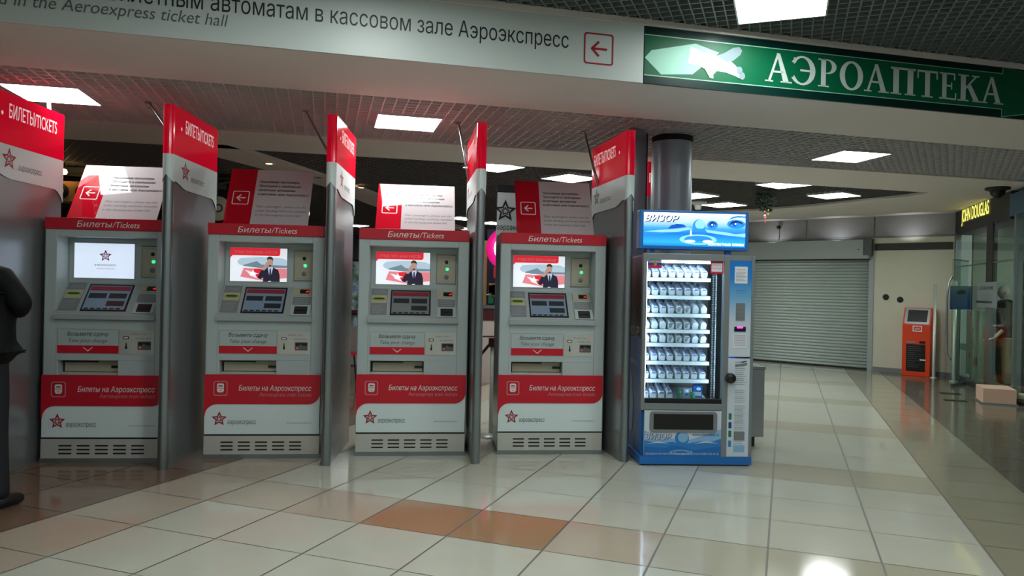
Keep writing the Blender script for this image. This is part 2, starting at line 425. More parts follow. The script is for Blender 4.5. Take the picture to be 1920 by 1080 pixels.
# ---------------------------------------------------------------- floor
FA = -28.3
fca, fsa = math.cos(R(FA)), math.sin(R(FA))
def fw(u, v, z=0.0): return (u * fca - v * fsa, u * fsa + v * fca, z)
mb = MB()
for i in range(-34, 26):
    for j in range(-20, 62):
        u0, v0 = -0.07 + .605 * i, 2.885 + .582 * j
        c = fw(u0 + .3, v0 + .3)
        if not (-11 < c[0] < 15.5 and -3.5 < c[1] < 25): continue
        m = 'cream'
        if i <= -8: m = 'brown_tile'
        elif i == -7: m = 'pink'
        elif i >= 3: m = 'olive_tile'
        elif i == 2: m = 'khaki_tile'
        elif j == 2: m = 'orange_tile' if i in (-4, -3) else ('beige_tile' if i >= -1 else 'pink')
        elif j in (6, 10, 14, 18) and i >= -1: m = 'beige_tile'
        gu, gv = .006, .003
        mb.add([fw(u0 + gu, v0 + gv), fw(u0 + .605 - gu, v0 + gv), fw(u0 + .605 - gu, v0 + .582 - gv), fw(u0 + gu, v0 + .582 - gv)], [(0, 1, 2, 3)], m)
mb.add([(-14, -6, -.003), (18, -6, -.003), (18, 27, -.003), (-14, 27, -.003)], [(0, 1, 2, 3)], 'grout')
struct(mb.build('floor'))

# ---------------------------------------------------------------- ceilings (open-cell grids under a dark void)
BA = 6.3
FO = Vector((1.705, 5.363, 0)); bu = Vector((math.cos(R(BA)), math.sin(R(BA)), 0)); bn = Vector((-bu.y, bu.x, 0))
def bw(x, y, z): p = FO + bu * x + bn * y; return (p.x, p.y, z)
def grid(name, org, ang, x0, x1, y0, y1, z, cx, cy, bm_, vm, h=.035, w=.010, clip=None):
    a = R(ang); ex = Vector((math.cos(a), math.sin(a), 0)); ey = Vector((-ex.y, ex.x, 0)); o = Vector(org)
    mb = MB()
    def run(p, d, lo, hi, side):            # a bar along d, cut to the clip half plane(s)
        if clip:
            for q, nrm in clip:
                den = d.dot(nrm); num = (q - p).dot(nrm)
                if abs(den) < 1e-6:
                    if num > 0: return
                elif den > 0: lo = max(lo, num / den)
                else: hi = min(hi, num / den)
        if hi - lo < .05: return
        s_ = p + d * lo - side * (w / 2)
        mb.obox((s_.x, s_.y, z), d * (hi - lo), side * w, (0, 0, h), bm_)
    k = x0
    while k <= x1: run(o + ex * k, ey, y0, y1, ex); k += cx
    k = y0
    while k <= y1: run(o + ey * k, ex, x0, x1, ey); k += cy
    P = [o + ex * x + ey * y for x, y in ((x0, y0), (x1, y0), (x1, y1), (x0, y1))]
    if clip is None or len(clip) == 0 or True:
        q = [(p.x, p.y) for p in P]
        if clip:
            for c0, nrm in clip:
                out = []
                for i in range(len(q)):
                    A, B = Vector((*q[i], 0)), Vector((*q[(i + 1) % len(q)], 0))
                    da, db = (A - c0).dot(nrm), (B - c0).dot(nrm)
                    if da >= 0: out.append((A.x, A.y))
                    if da * db < 0: t = da / (da - db); X = A + (B - A) * t; out.append((X.x, X.y))
                q = out
        mb.slab(q, z + .24, z + .26, vm)
    return struct(mb.build(name))
grid('ceiling', (0, 0, 0), FA, -9, 9, -7, 11, 3.52, .075, .10, 'barf', 'void', clip=[(Vector(bw(0, 0, 0)), -bn), (Vector((0, -3.5, 0)), Vector((0, 1, 0)))])
grid('ceiling', (FO.x, FO.y, 0), BA, -7.5, 9.0, 1.03, 3.35, 3.10, .10, .10, 'bar', 'voidr')
grid('ceiling', (0, 9, 0), 30, -4, 14, -9, 17, 3.13, .10, .10, 'bard', 'void', h=.03, clip=[(Vector(bw(0, 3.3, 0)), bn)])

# fascia beam and soffits
mb = MB()
def bbox(mb, x0, x1, y0, y1, z0, z1, m):
    mb.obox(bw(x0, y0, z0), bu * (x1 - x0), bn * (y1 - y0), (0, 0, z1 - z0), m)
bbox(mb, -7.5, 9.0, 0, 1.035, 3.05, 3.80, 'soffit')
struct(mb.build('trim_1'))
mb = MB(); bbox(mb, -7.5, 9.0, -.035, 0, 3.478, 3.525, 'soffit'); struct(mb.build('trim_2'))
mb = MB()
mb.slab([(-7.5, 7.72), (2.0, 8.38), (9.6, 9.12), (10.6, 10.2), (10.4, 12.9), (7.2, 16.6), (4.2, 20.2), (3.0, 20.2),
         (5.478, 14.5), (6.565, 13.516), (7.129, 12.555), (7.471, 11.675), (7.831, 10.808), (7.85, 10.3), (6.86, 10.19), (3.889, 9.891), (2.366, 9.596), (-7.5, 8.72)], 3.085, 3.125, 'soffit')
struct(mb.build('trim_3'))
mb = MB()
mb.slab([(-2.1, 8.95), (-1.994, 9.244), (-1.22, 11.244), (-.6, 13.1), (1.6, 20.5), (1.0, 20.5), (-.75, 15.0), (-1.35, 12.474), (-1.84, 11.156), (-2.481, 9.772), (-2.75, 8.9)], 3.085, 3.125, 'soffit')
struct(mb.build('trim_4'))

# ---------------------------------------------------------------- ceiling lights
def ceiling_light(x, y, z, ang, label, group, s_=.295):
    t = thing('ceiling_light', label, 'ceiling light', (x, y, z), ang, group)
    a = MB()
    for q in ((-s_ - .012, s_ + .012, -s_ - .012, -s_), (-s_ - .012, s_ + .012, s_, s_ + .012), (-s_ - .012, -s_, -s_, s_), (s_, s_ + .012, -s_, s_)):
        a.box(*q, -.012, .03, 'white')
    a.box(-s_, s_, -s_, s_, .012, .03, 'white')
    a.build('frame', t)
    MB().box(-s_, s_, -s_, s_, -.008, .01, 'lamp').build('diffuser', t)
    return t
G1, G2, G3 = 'square ceiling lights before the sign beam', 'square ceiling lights behind the sign beam', 'square ceiling lights deep in the hall'
ceiling_light(2.52, 4.83, 3.51, FA, 'square ceiling light cut by the top edge above the green sign', G1)
for k, (x, y) in enumerate([(-.1, 3.95), (1.1, 2.2), (-1.7, 2.0), (4.2, 2.6), (-.3, -.4), (2.9, -.2)]):
    ceiling_light(x, y, 3.51, FA, 'square ceiling light over the viewer, out of the photo', G1)
ceiling_light(-3.07, 6.88, 3.09, 4, 'square ceiling light at left, above the first ticket machine', G2)
ceiling_light(-.04, 7.29, 3.09, 6, 'square ceiling light above the third ticket machine', G2)
ceiling_light(4.98, 7.86, 3.09, 4, 'large square ceiling light right of the column, below the green sign', G2)
for x, y, a, l in [(5.48, 10.27, 30, 'square ceiling light above the hanging fir garland, nearest of that cluster'),
                   (6.82, 11.19, 30, 'square ceiling light near the shutter wall, rightmost of the far cluster'),
                   (5.73, 12.97, 33, 'square ceiling light showing just over the vending machine sign'),
                   (2.30, 10.54, 30, 'square ceiling light seen left of the last divider header'),
                   (1.10, 9.84, 30, 'square ceiling light half hidden by the third full divider'),
                   (-1.47, 20.6, 30, 'far small ceiling light left of the third machine header'),
                   (1.22, 17.4, 30, 'far small ceiling light right of the third notice board, upper'),
                   (1.44, 20.4, 30, 'far small ceiling light right of the third notice board, lower'),
                   (2.08, 18.4, 30, 'far small ceiling light left of the fourth notice board'),
                   (4.72, 11.9, 30, 'ceiling light peeking out right of the metal column')]:
    ceiling_light(x, y, 3.115, a, l, G3)
for x, y, l in [(-1.86, 10.2, 'small round downlight above the second notice board'), (-.79, 12.3, 'small round downlight between second divider and third notice board'), (-1.354, 11.34, 'small round unlit downlight right of the second notice board')]:
    t = thing('downlight', l, 'downlight', (x, y, 3.085), 0, 'round downlights in the slanted soffit')
    MB().lathe([(.045, -.004), (.075, -.006), (.08, -.001)], (0, 0, 0), 'white').build('rim', t)
    MB().lathe([(.0001, -.002), (.045, -.004)], (0, 0, 0), 'downl' if 'unlit' not in l else 'seam_and_shade').build('lens', t)

# ---------------------------------------------------------------- overhead signs on the fascia
sgn = thing('overhead_sign', 'long white overhead sign with black directions and red boxed arrow', 'sign', bw(0, -.02, 3.05), BA)
MB().box(-7.4, -.003, -.002, .018, .0, .426, 'signw').build('panel', sgn)
a = MB(); f = F(-.004)
a.text('Проходите к свободным билетным автоматам в кассовом зале Аэроэкспресс', f, -.592, .200, 'text_k', cap=.108, align='r', w=4.46)
a.build('lettering', sgn)
a = MB(); a.text('ticket vending machines installed in the Aeroexpress ticket hall', f, -2.915, .105, 'text_g', cap=.076, align='r', w=2.60, shear=.2)
a.build('lettering', sgn)
a = MB(); arrow_left(a, f, -.359, .217, .115, 'dred', .15); a.build('arrow_mark', sgn)

# pharmacy sign
ph = thing('pharmacy_sign', 'long green overhead sign with white letters and a white plane', 'sign', bw(0, -.02, 3.05), BA)
a = MB()
a.box(.003, 5.2, -.002, .018, .0, .426, 'dgreen'); a.build('panel', ph)
a = MB(); f = F(-.004)
a.flat([(.003, .065), (3.31, .072), (3.31, .0), (5.2, .30), (5.2, .30), (3.36, .42), (3.31, .42), (3.31, .37), (.003, .360)], f, 'green')
for q in ([(.003, .058), (3.31, .066), (3.31, .072), (.003, .065)], [(.003, .360), (3.32, .370), (3.32, .376), (.003, .367)], [(3.31, 0), (3.316, 0), (3.316, .07), (3.31, .07)], [(3.316, .37), (3.322, .37), (3.322, .42), (3.316, .42)],
          [(3.31, .0), (5.2, .30), (5.2, .305), (3.31, .006)], [(3.36, .42), (5.2, .3), (5.2, .294), (3.34, .42)]): a.flat(q, F(-.0045), 'gline')
a.build('green_field', ph)
a = MB(); f = F(-.006)
a.flat([(.006, .19), (.06, .25), (.42, .335), (.62, .285), (.40, .10), (.14, .075)], f, 'plane2')
f = F(-.0075)
a.flat([(.38, .31), (.48, .275), (.60, .262), (.70, .245), (.76, .20), (.82, .155), (.83, .12), (.80, .105), (.76, .12), (.68, .14), (.58, .145), (.50, .16), (.36, .18)], f, 'plane')
a.flat([(.60, .262), (.66, .285), (.74, .335), (.79, .345), (.815, .32), (.80, .285), (.74, .235), (.69, .22)], F(-.009), 'plane3')
a.flat([(.40, .185), (.50, .15), (.545, .085), (.575, .083), (.57, .11), (.62, .165), (.52, .20)], F(-.009), 'plane')
for x, z in ((.795, .165), (.818, .125)): a.flat(ell(x, z, .026, .03, 14), F(-.010), 'plane3')
a.build('plane_mark', ph)
# seriffed capitals
def serif(mb, ch, x, z, w, h, f, m):
    g = lambda u, v: f(x + u * w, z + v * h)
    P = lambda *p: mb.flat(p, g, m)
    B = lambda a, b, c, d: P((a, b), (c, b), (c, d), (a, d))
    def arc(cx, cz, ao, bo, ai, bi, t0, t1, dx=0, n=18):
        mb_o = [(cx + ao * math.cos(R(t0 + (t1 - t0) * k / n)), cz + bo * math.sin(R(t0 + (t1 - t0) * k / n))) for k in range(n + 1)]
        mb_i = [(cx + dx + ai * math.cos(R(t0 + (t1 - t0) * k / n)), cz + bi * math.sin(R(t0 + (t1 - t0) * k / n))) for k in range(n + 1)]
        for k in range(n): P(mb_o[k], mb_o[k + 1], mb_i[k + 1], mb_i[k])
    if ch == 'А':
        P((.10, 0), (.19, 0), (.49, .93), (.43, 1)); P((.41, 1.02), (.54, 1.02), (.90, 0), (.68, 0)); B(.25, .33, .66, .40); B(0, 0, .30, .05); B(.58, 0, 1, .05)
    elif ch == 'Э':
        arc(.40, .5, .58, .52, .36, .45, -148, 148, -.02); B(.30, .47, .80, .54); B(0, .18, .05, .30); B(0, .72, .05, .95); P((-.0, .95), (.05, .95), (.10, .88), (.0, .84))
    elif ch == 'Р':
        B(.15, 0, .40, 1); B(0, 0, .56, .05); B(0, .95, .45, 1); arc(.46, .735, .48, .265, .24, .215, -100, 100)
        B(.36, .95, .48, 1); B(.36, .47, .48, .52)
    elif ch == 'О': arc(.5, .5, .5, .53, .28, .45, 0, 360, 0, 32)
    elif ch == 'П':
        B(.10, 0, .33, 1); B(.67, 0, .90, 1); B(0, .92, 1, 1); B(0, 0, .43, .05); B(.57, 0, 1, .05)
    elif ch == 'Т':
        B(.38, 0, .62, 1); B(0, .92, 1, 1); P((0, .92), (.06, .68), (.02, .68), (0, .72)); B(0, .70, .07, .95); B(.93, .70, 1, .95); B(.22, 0, .78, .05)
    elif ch == 'Е':
        B(.16, 0, .42, 1); B(0, .94, .92, 1); B(0, 0, 1, .06); B(.4, .48, .74, .55); B(.84, .74, .92, .95); B(.92, .05, 1, .26); B(.68, .38, .75, .65)
    elif ch == 'К':
        B(.13, 0, .36, 1); B(0, 0, .50, .05); B(0, .95, .50, 1); P((.34, .42), (.34, .52), (.78, .97), (.88, .97)); P((.42, .58), (.56, .70), (1.0, .0), (.74, 0)); B(.62, .95, .98, 1); B(.66, 0, 1.06, .05)
a = MB(); f = F(-.008)
for ch, x0, x1 in [('А', 1.02, 1.258), ('Э', 1.272, 1.475), ('Р', 1.495, 1.675), ('О', 1.695, 1.915), ('А', 1.925, 2.165), ('П', 2.18, 2.425), ('Т', 2.440, 2.645), ('Е', 2.662, 2.835), ('К', 2.850, 3.075), ('А', 3.085, 3.325)]:
    serif(a, ch, x0, .105, x1 - x0, .222, f, 'gtext')
a.build('lettering', ph)

# ---------------------------------------------------------------- ticket machines
KD = .48               # cabinet depth
def ticket_machine(first, touch):
    t = thing('ticket_machine', '', 'ticket machine')
    b = MB(); W = .96; H = 1.905
    b.box(0, .088, 0, .2, .71, H, 'cab'); b.box(.870, W, 0, .2, .71, H, 'cab'); b.box(.088, .870, 0, .2, 1.848, H, 'cab')
    b.box(.088, .870, 0, .2, .833, 1.19, 'cab'); b.box(.088, .112, 0, .2, .71, .833, 'cab'); b.box(.581, .870, 0, .2, .71, .833, 'cab')
    b.box(.088, .870, .20, KD, 1.19, 1.848, 'cab'); b.box(.004, W - .004, .2, KD, .2, 1.19, 'cab'); b.box(.004, .088, .2, KD, 1.19, H, 'cab'); b.box(.87, W - .004, .2, KD, 1.19, H, 'cab'); b.box(.088, .87, .2, KD, 1.848, H, 'cab')
    b.box(.006, W - .006, 0, .2, .2, .71, 'cab')
    b.build('cabinet', t, bevel=.004)
    for x in (-.006, W): MB().box(x, x + .006, .004, KD, .2, 1.905, 'dsteel').build('side_panel', t)
    h = MB().box(-.004, W + .004, -.012, KD, 1.905, 2.0, 'red').build('header', t, bevel=.003)
    a = MB(); f = F(-.014)
    a.text('Билеты', f, .243, 1.927, 'text_w', cap=.046, w=.277, shear=.2, bold=.006); a.build('lettering', h); a = MB(); a.text('/Tickets', f, .522, 1.927, 'text_w', cap=.046, w=.215, shear=.2)
    a.build('lettering', h)
    # recess: main screen
    s_ = MB(); f = F(.192)
    s_.box(.128, .626, .194, .2, 1.504, 1.812, 'cab2')
    x0, x1, z0, z1 = .134, .619, 1.511, 1.805
    if first:
        s_.flat([(x0, z0), (x1, z0), (x1, z1), (x0, z1)], f, 'scr_w')
        logo_star(s_, F(.191), .385, 1.70, .052, 'dred')
        s_.text('аэроэкспресс', F(.191), .385, 1.615, 'text_g', w=.175, align='c'); s_.text('Приятного путешествия', F(.191), .385, 1.588, 'text_g', w=.14, align='c')
    else:
        s_.flat([(x0, z0), (x1, z0), (x1, z1), (x0, z1)], f, 'scr_w2')
        g = F(.1915)
        s_.flat([(.22, 1.715), (.40, 1.728), (.58, 1.72), (x1, 1.70), (x1, 1.64), (.22, 1.65), (.19, 1.68)], g, 'scr_sky')
        s_.flat([(.25, 1.655), (.36, 1.69), (.40, 1.66), (x1, 1.655), (x1, 1.635), (.38, 1.63), (.24, 1.645)], F(.1912), 'scr_sky2')
        s_.flat([(.25, 1.63), (.34, 1.625), (x1, 1.63), (x1, 1.545), (.40, 1.52), (.22, 1.55)], F(.1910), 'scr_pink')
        s_.flat([(.34, 1.62), (.42, 1.628), (.44, 1.55), (.36, 1.548), (.30, 1.59)], F(.1908), 'scr_red')
        s_.flat([(.26, 1.61), (.38, 1.58), (.31, 1.565)], F(.1906), 'scr_w2'); s_.flat([(.30, 1.565), (.33, 1.615), (.36, 1.55), (.40, 1.525)], F(.1906), 'scr_w2')
        s_.flat([(x0, 1.715), (x0 + .02, 1.738), (.54, 1.738)] + ell(.54, 1.758, .02, .02, 6, 270, 360) + [(.56, z1), (x0, z1)], F(.1904), 'scr_red')
        s_.text('ПУТЕШЕСТВУЙТЕ БИЗНЕС-КЛАССОМ', F(.1902), .166, 1.757, 'text_w', w=.365, cap=.022)
        k = F(.1900)
        s_.flat([(.365, 1.545), (.40, 1.612), (.43, 1.625), (.465, 1.635), (.505, 1.635), (.545, 1.615), (.558, 1.57), (.56, z0), (.415, z0), (.418, 1.548), (.39, 1.53)], k, 'scr_suit')
        k = F(.1898)
        s_.flat([(.455, 1.632), (.475, 1.64), (.495, 1.64), (.50, 1.63), (.485, 1.57), (.468, 1.57)], k, 'scr_shirt')
        s_.flat([(.472, 1.626), (.482, 1.626), (.486, 1.57), (.477, 1.558), (.469, 1.57)], F(.1896), 'scr_suit')
        s_.flat([(.400, 1.615), (.43, 1.66), (.442, 1.69), (.450, 1.66), (.44, 1.625), (.425, 1.608)], F(.1896), 'scr_skin')
        s_.flat(ell(.473, 1.678, .027, .040, 18), F(.1894), 'scr_skin')
        s_.flat([(.447, 1.70), (.448, 1.72), (.465, 1.734), (.488, 1.73), (.50, 1.712), (.500, 1.69), (.493, 1.705), (.462, 1.71)], F(.1892), 'scr_hair')
        s_.flat([(.462, 1.645), (.487, 1.645), (.483, 1.658), (.466, 1.658)], F(.1892), 'scr_hair')
        s_.flat([(.46, z0), (.485, z0), (.485, z0 + .006), (.46, z0 + .006)], F(.1892), 'scr_w2')
    s_.build('upper_screen', t)
    p = MB().box(.677, .858, .188, .2, 1.523, 1.793, 'creamp').build('sensor_plate', t, bevel=.002)
    for nm, z, r, m in (('camera_hole', 1.722, .016, 'black'), ('speaker_disc', 1.585, .021, 'label')):
        MB().lathe([(.0001, -.004), (r, -.004), (r, 0)], (.769, .188, z), m, 18, 'Y').build(nm, p)
    MB().lathe([(.006, -.004), (.013, -.004), (.013, 0)], (.777, .188, 1.659), 'led', 18, 'Y').build('indicator_light', p)
    a = MB()
    a.ring([(.68, 1.526), (.855, 1.526), (.855, 1.79), (.68, 1.79)], [(.684, 1.53), (.851, 1.53), (.851, 1.786), (.684, 1.786)], F(.1875), 'text_g')
    for z, w_ in ((1.768, .10), (1.545, .13)): a.flat([(.70, z), (.70 + w_, z), (.70 + w_, z + .004), (.70, z + .004)], F(.1874), 'text_lg')
    a.build('printed_lines', p)
    # sloping console
    co = MB(); pr = [(.2, 1.474), (-.02, 1.215), (-.038, 1.213), (-.038, 1.172), (0, 1.165), (.2, 1.165)]
    n = len(pr); vs = [(.082, y, z) for y, z in pr] + [(.874, y, z) for y, z in pr]
    co.add(vs, [tuple(range(n)), tuple(range(2 * n - 1, n - 1, -1))] + [(i, i + n, (i + 1) % n + n, (i + 1) % n) for i in range(n)], 'cab2')
    con = co.build('console', t, bevel=.003)
    def S(d): return lambda u, v: (u, -.02 + .22 * v - .762 * d, 1.215 + .259 * v + .647 * d)
    def sbox(mb, x0, x1, v0, v1, d, m):
        q = [S(-.001)(x0, v0), S(-.001)(x1, v0), S(-.001)(x1, v1), S(-.001)(x0, v1), S(d)(x0, v0), S(d)(x1, v0), S(d)(x1, v1), S(d)(x0, v1)]
        mb.add(q, [(4, 5, 6, 7), (0, 4, 7, 3), (1, 2, 6, 5), (0, 1, 5, 4), (3, 7, 6, 2)], m)
    a = MB(); sbox(a, .275, .632, .09, .93, .006, 'black'); f = S(.0068)
    sc = 'scr_dim' if touch == 'grey' else 'scr_blue'
    a.flat([(.287, .13), (.618, .13), (.618, .88), (.287, .88)], f, sc)
    f = S(.0074)
    a.flat([(.292, .72), (.613, .72), (.613, .86), (.292, .86)], f, 'scr_band')
    for q in ((.30, .44, .48, .64), (.46, .60, .48, .64), (.46, .60, .24, .40)): a.flat([(q[0], q[2]), (q[1], q[2]), (q[1], q[3]), (q[0], q[3])], f, 'scr_key')
    for k in range(6): a.flat([(.30 + .05 * k, .14), (.335 + .05 * k, .14), (.335 + .05 * k, .18), (.30 + .05 * k, .18)], f, 'scr_key')
    a.build('touch_screen', con)
    a = MB(); sbox(a, .100, .245, .10, .97, .003, 'label')
    sbox(a, .104, .24, .48, .74, .005, 'creamp')
    a.flat([S(.0058)(*q) for q in []] or rr(.112, .56, .232, .68, .05), S(.006), 'green_l')
    a.flat(rr(.125, .60, .219, .65, .02), S(.0065), 'text_k')
    for k in range(5): a.flat([(.115, .16 + .055 * k), (.19 + .008 * (k * 7 % 5), .16 + .055 * k), (.19 + .008 * (k * 7 % 5), .18 + .055 * k), (.115, .18 + .055 * k)], S(.0036), 'text_lg')
    for k in range(2): a.flat([(.115, .82 + .06 * k), (.225, .82 + .06 * k), (.225, .84 + .06 * k), (.115, .84 + .06 * k)], S(.0036), 'text_lg')
    a.build('receipt_slot', con)
    a = MB(); sbox(a, .690, .855, .03, .97, .012, 'cab'); sbox(a, .695, .850, .66, .92, .016, 'creamp'); f = S(.0165)
    a.flat([(.745, .72), (.825, .72), (.825, .86), (.745, .86)], f, 'black')
    a.flat([(.795, .77), (.818, .77), (.818, .80), (.795, .80)], S(.017), 'reddig'); a.flat([(.812, .77), (.818, .77), (.818, .83), (.812, .83)], S(.0171), 'reddig')
    sbox(a, .695, .850, .36, .62, .014, 'label')
    for k in range(3): a.flat([(.71, .40 + .07 * k), (.83, .40 + .07 * k), (.83, .425 + .07 * k), (.71, .425 + .07 * k)], S(.0146), 'text_lg')
    sbox(a, .72, .83, .06, .30, .016, 'hole'); a.flat([(.73, .15), (.82, .15), (.82, .19), (.73, .19)], S(.017), 'black')
    a.build('card_reader', con)
    # change sign, coin plate, change tray
    a = MB(); a.box(.107, .585, -.004, 0, .955, 1.09, 'cab'); f = F(-.0046)
    a.ring([(.107, .955), (.585, .955), (.585, 1.09), (.107, 1.09)], [(.109, .957), (.583, .957), (.583, 1.088), (.109, 1.088)], f, 'text_g')
    a.box(.107, .585, -.005, 0, .893, .957, 'red'); f = F(-.0058)
    for sg in (1, -1): a.flat([(.346, .908), (.346, .917), (.346 + sg * .034, .943), (.346 + sg * .042, .943)], f, 'text_w')
    a.text('Возьмите сдачу', f, .346, 1.035, 'text_k', w=.325, cap=.032, align='c', shear=.2); a.text('Take your change', f, .346, .983, 'text_g', w=.305, cap=.03, align='c', shear=.2)
    a.build('change_sign', t)
    a = MB(); a.box(.592, .862, -.004, 0, .888, 1.088, 'steel')
    f = F(-.005)
    a.flat(rr(.622, 1.012, .665, 1.036, .004), f, 'black'); a.flat(rr(.628, 1.017, .659, 1.031, .003), F(-.0055), 'text_w')
    a.flat([(.638, .94), (.652, .94), (.648, .985), (.642, .985)], f, 'black'); a.flat(ell(.645, .942, .009, .012, 12), f, 'black')
    a.flat(rr(.735, .925, .842, .995, .004), f, 'text_g'); a.flat([(.742, .96), (.77, .965), (.785, .98), (.80, .965), (.836, .96), (.836, .988), (.742, .988)], F(-.0055), 'black')
    a.flat(ell(.756, .945, .008, .006, 10), F(-.0055), 'scr_red')
    a.text('Монеты / Coins', f, .68, 1.05, 'text_g', w=.12); a.text('Купюры / Notes', f, .72, 1.015, 'text_g', w=.12)
    a.build('coin_plate', t)
    a = MB(); a.box(.112, .581, .09, .2, .71, .833, 'hole'); a.box(.112, .581, .03, .09, .712, .73, 'steel'); a.prism([(.13, .735), (.57, .735), (.57, .82), (.13, .82)], .082, .09, 'beige_tile')
    a.box(.50, .575, .07, .082, .765, .785, 'black'); a.box(.12, .40, .06, .08, .812, .83, 'black')
    a.build('change_tray', t)
    # lower artwork
    MB().box(0, .955, -.010, .006, .205, .60, 'wpanel').build('white_panel', t)
    red = [(-.004, .714), (.958, .714), (.958, .565)] + [(.858 + .1 * math.cos(R(-k * 9)), .562 + .1 * math.sin(R(-k * 9))) for k in range(1, 11)] + [(.104, .462)] + [(.104 - .1 * math.sin(R(9 * k)), .362 + .1 * math.cos(R(9 * k))) for k in range(1, 11)] + [(-.004, .362)]
    rp = MB().prism(red, -.016, .0, 'red').build('red_panel', t)
    a = MB(); f = F(-.018)
    a.text('Билеты на Аэроэкспресс', f, .884, .578, 'text_w', w=.605, cap=.044, align='r', shear=.2, bold=.006); a.build('lettering', rp); a = MB(); a.text('Aeroexpress train tickets', f, .884, .529, 'text_w2', w=.435, cap=.034, align='r', shear=.2)
    a.build('lettering', rp)
    a = MB(); a.ring(rr(.072, .533, .188, .660, .02), rr(.080, .541, .180, .652, .014), f, 'text_w2')
    a.flat([(.102, .632), (.110, .638), (.15, .638), (.158, .632), (.158, .575), (.148, .562), (.112, .562), (.102, .575)], f, 'text_w')
    a.flat([(.112, .612), (.148, .612), (.148, .622), (.112, .622)], F(-.019), 'dred'); a.flat([(.106, .596), (.154, .596), (.154, .60), (.106, .60)], F(-.019), 'dred'); a.flat([(.12, .575), (.14, .575), (.14, .580), (.12, .580)], F(-.019), 'dred')
    a.build('train_mark', rp)
    a = MB(); f = F(-.0125); logo_star(a, f, .123, .335, .066, 'dred'); a.build('star_mark', t); a = MB(); a.text('аэроэкспресс', f, .192, .292, 'text_g', w=.235, cap=.038); a.build('wordmark', t); a = MB(); a.text('www.aeroexpress.ru', f, .888, .296, 'text_lg', w=.21, cap=.014, align='r')
    a.build('web_address', t)
    a = MB(); a.box(.002, .956, -.012, KD - .02, .192, .205, 'seam_and_shade'); a.box(0, .957, -.016, KD, .035, .192, 'steel')
    for i in range(5):
        for j in range(3):
            x = .138 + i * .142; z = .138 - j * .032; a.prism(rr(x, z - .006, x + .102, z + .006, .005, 3), -.0175, -.015, 'seam_and_shade')
    pl = a.build('plinth', t)
    MB().box(-.004, .962, -.024, KD, .0, .034, 'alu').build('kick_rail', t)
    return t
KIOSK = [(-2.93, 6.51, -2.5, True, 'blue', 'ticket machine whose upper screen shows only a red star logo, leftmost'),
         (-1.687, 6.593, -1.6, False, 'blue', 'second ticket machine from left, between the two leftmost visible poles'),
         (-.428, 6.633, -1.5, False, 'grey', 'third ticket machine from left, its touch screen grey'),
         (.828, 6.638, -1.8, False, 'blue', 'fourth ticket machine, nearest the blue vending machine')]
protos = {}
for x, y, a_, first, touch, lab in KIOSK:
    k = (first, touch)
    if k not in protos: protos[k] = t = ticket_machine(first, touch)
    else: t = copy_tree(protos[k])
    t.location = (x, y, 0); t.rotation_euler = (0, 0, R(a_)); tag(t, lab, 'ticket machine', 'row of ticket machines')

# ---------------------------------------------------------------- notice boards on the machines
def notice():
    t = thing('notice_board', '', 'notice board')
    MB().box(0, .73, 0, .008, 0, .60, 'board_w').build('board', t)
    a = MB(); a.box(0, .23, -.0008, 0, 0, .60, 'board_r'); a.build('red_band', t)
    a = MB(); f = F(-.0014); arrow_left(a, f, .118, .285, .072, 'text_w', .15); a.build('arrow_mark', t)
    a = MB()
    for k, s_ in enumerate(('Уважаемые пассажиры.', 'Проходите к свободным', 'билетным автоматам', 'в кассовом зале Аэроэкспресс.')):
        a = MB(); a.text(s_, f, .262, .455 - .0455 * k, 'text_k', cap=.024, w=(.355, .37, .325, .45)[k], shear=.2, bold=.02); a.build('lettering', t)
    for k, s_ in enumerate(('Dear passengers, please use the', 'ticket vending machines installed', 'in the Aeroexpress ticket hall.')):
        a = MB(); a.text(s_, f, .262, .188 - .0455 * k, 'text_g', cap=.023, w=(.435, .445, .395)[k], shear=.2); a.build('lettering', t)
    MB().obox((.34, .008, .30), (.05, 0, 0), (0, .12, -.19), (0, .004, .008), 'label').build('prop', t)
    return t
nb = notice()
for i, (x, y, a_, th, lab) in enumerate([(-2.86, 6.70, -3, 33, 'leaning notice board on the leftmost machine, whited out by ceiling light glare'),
                                     (-1.62, 6.78, -2, 28, 'leaning notice board on the second machine, fully readable with dark red band'),
                                     (-.308, 6.90, -1.5, 38, 'leaning notice board on the third machine with glare at its top'),
                                     (.99, 6.80, -2, 28, 'leaning notice board on the fourth machine beside the last divider')]):
    t = nb if i == 0 else copy_tree(nb)
    t.location = (x, y, 2.006); t.rotation_euler = (R(-th), 0, R(a_)); tag(t, lab, 'notice board', 'notice boards on the ticket machines')

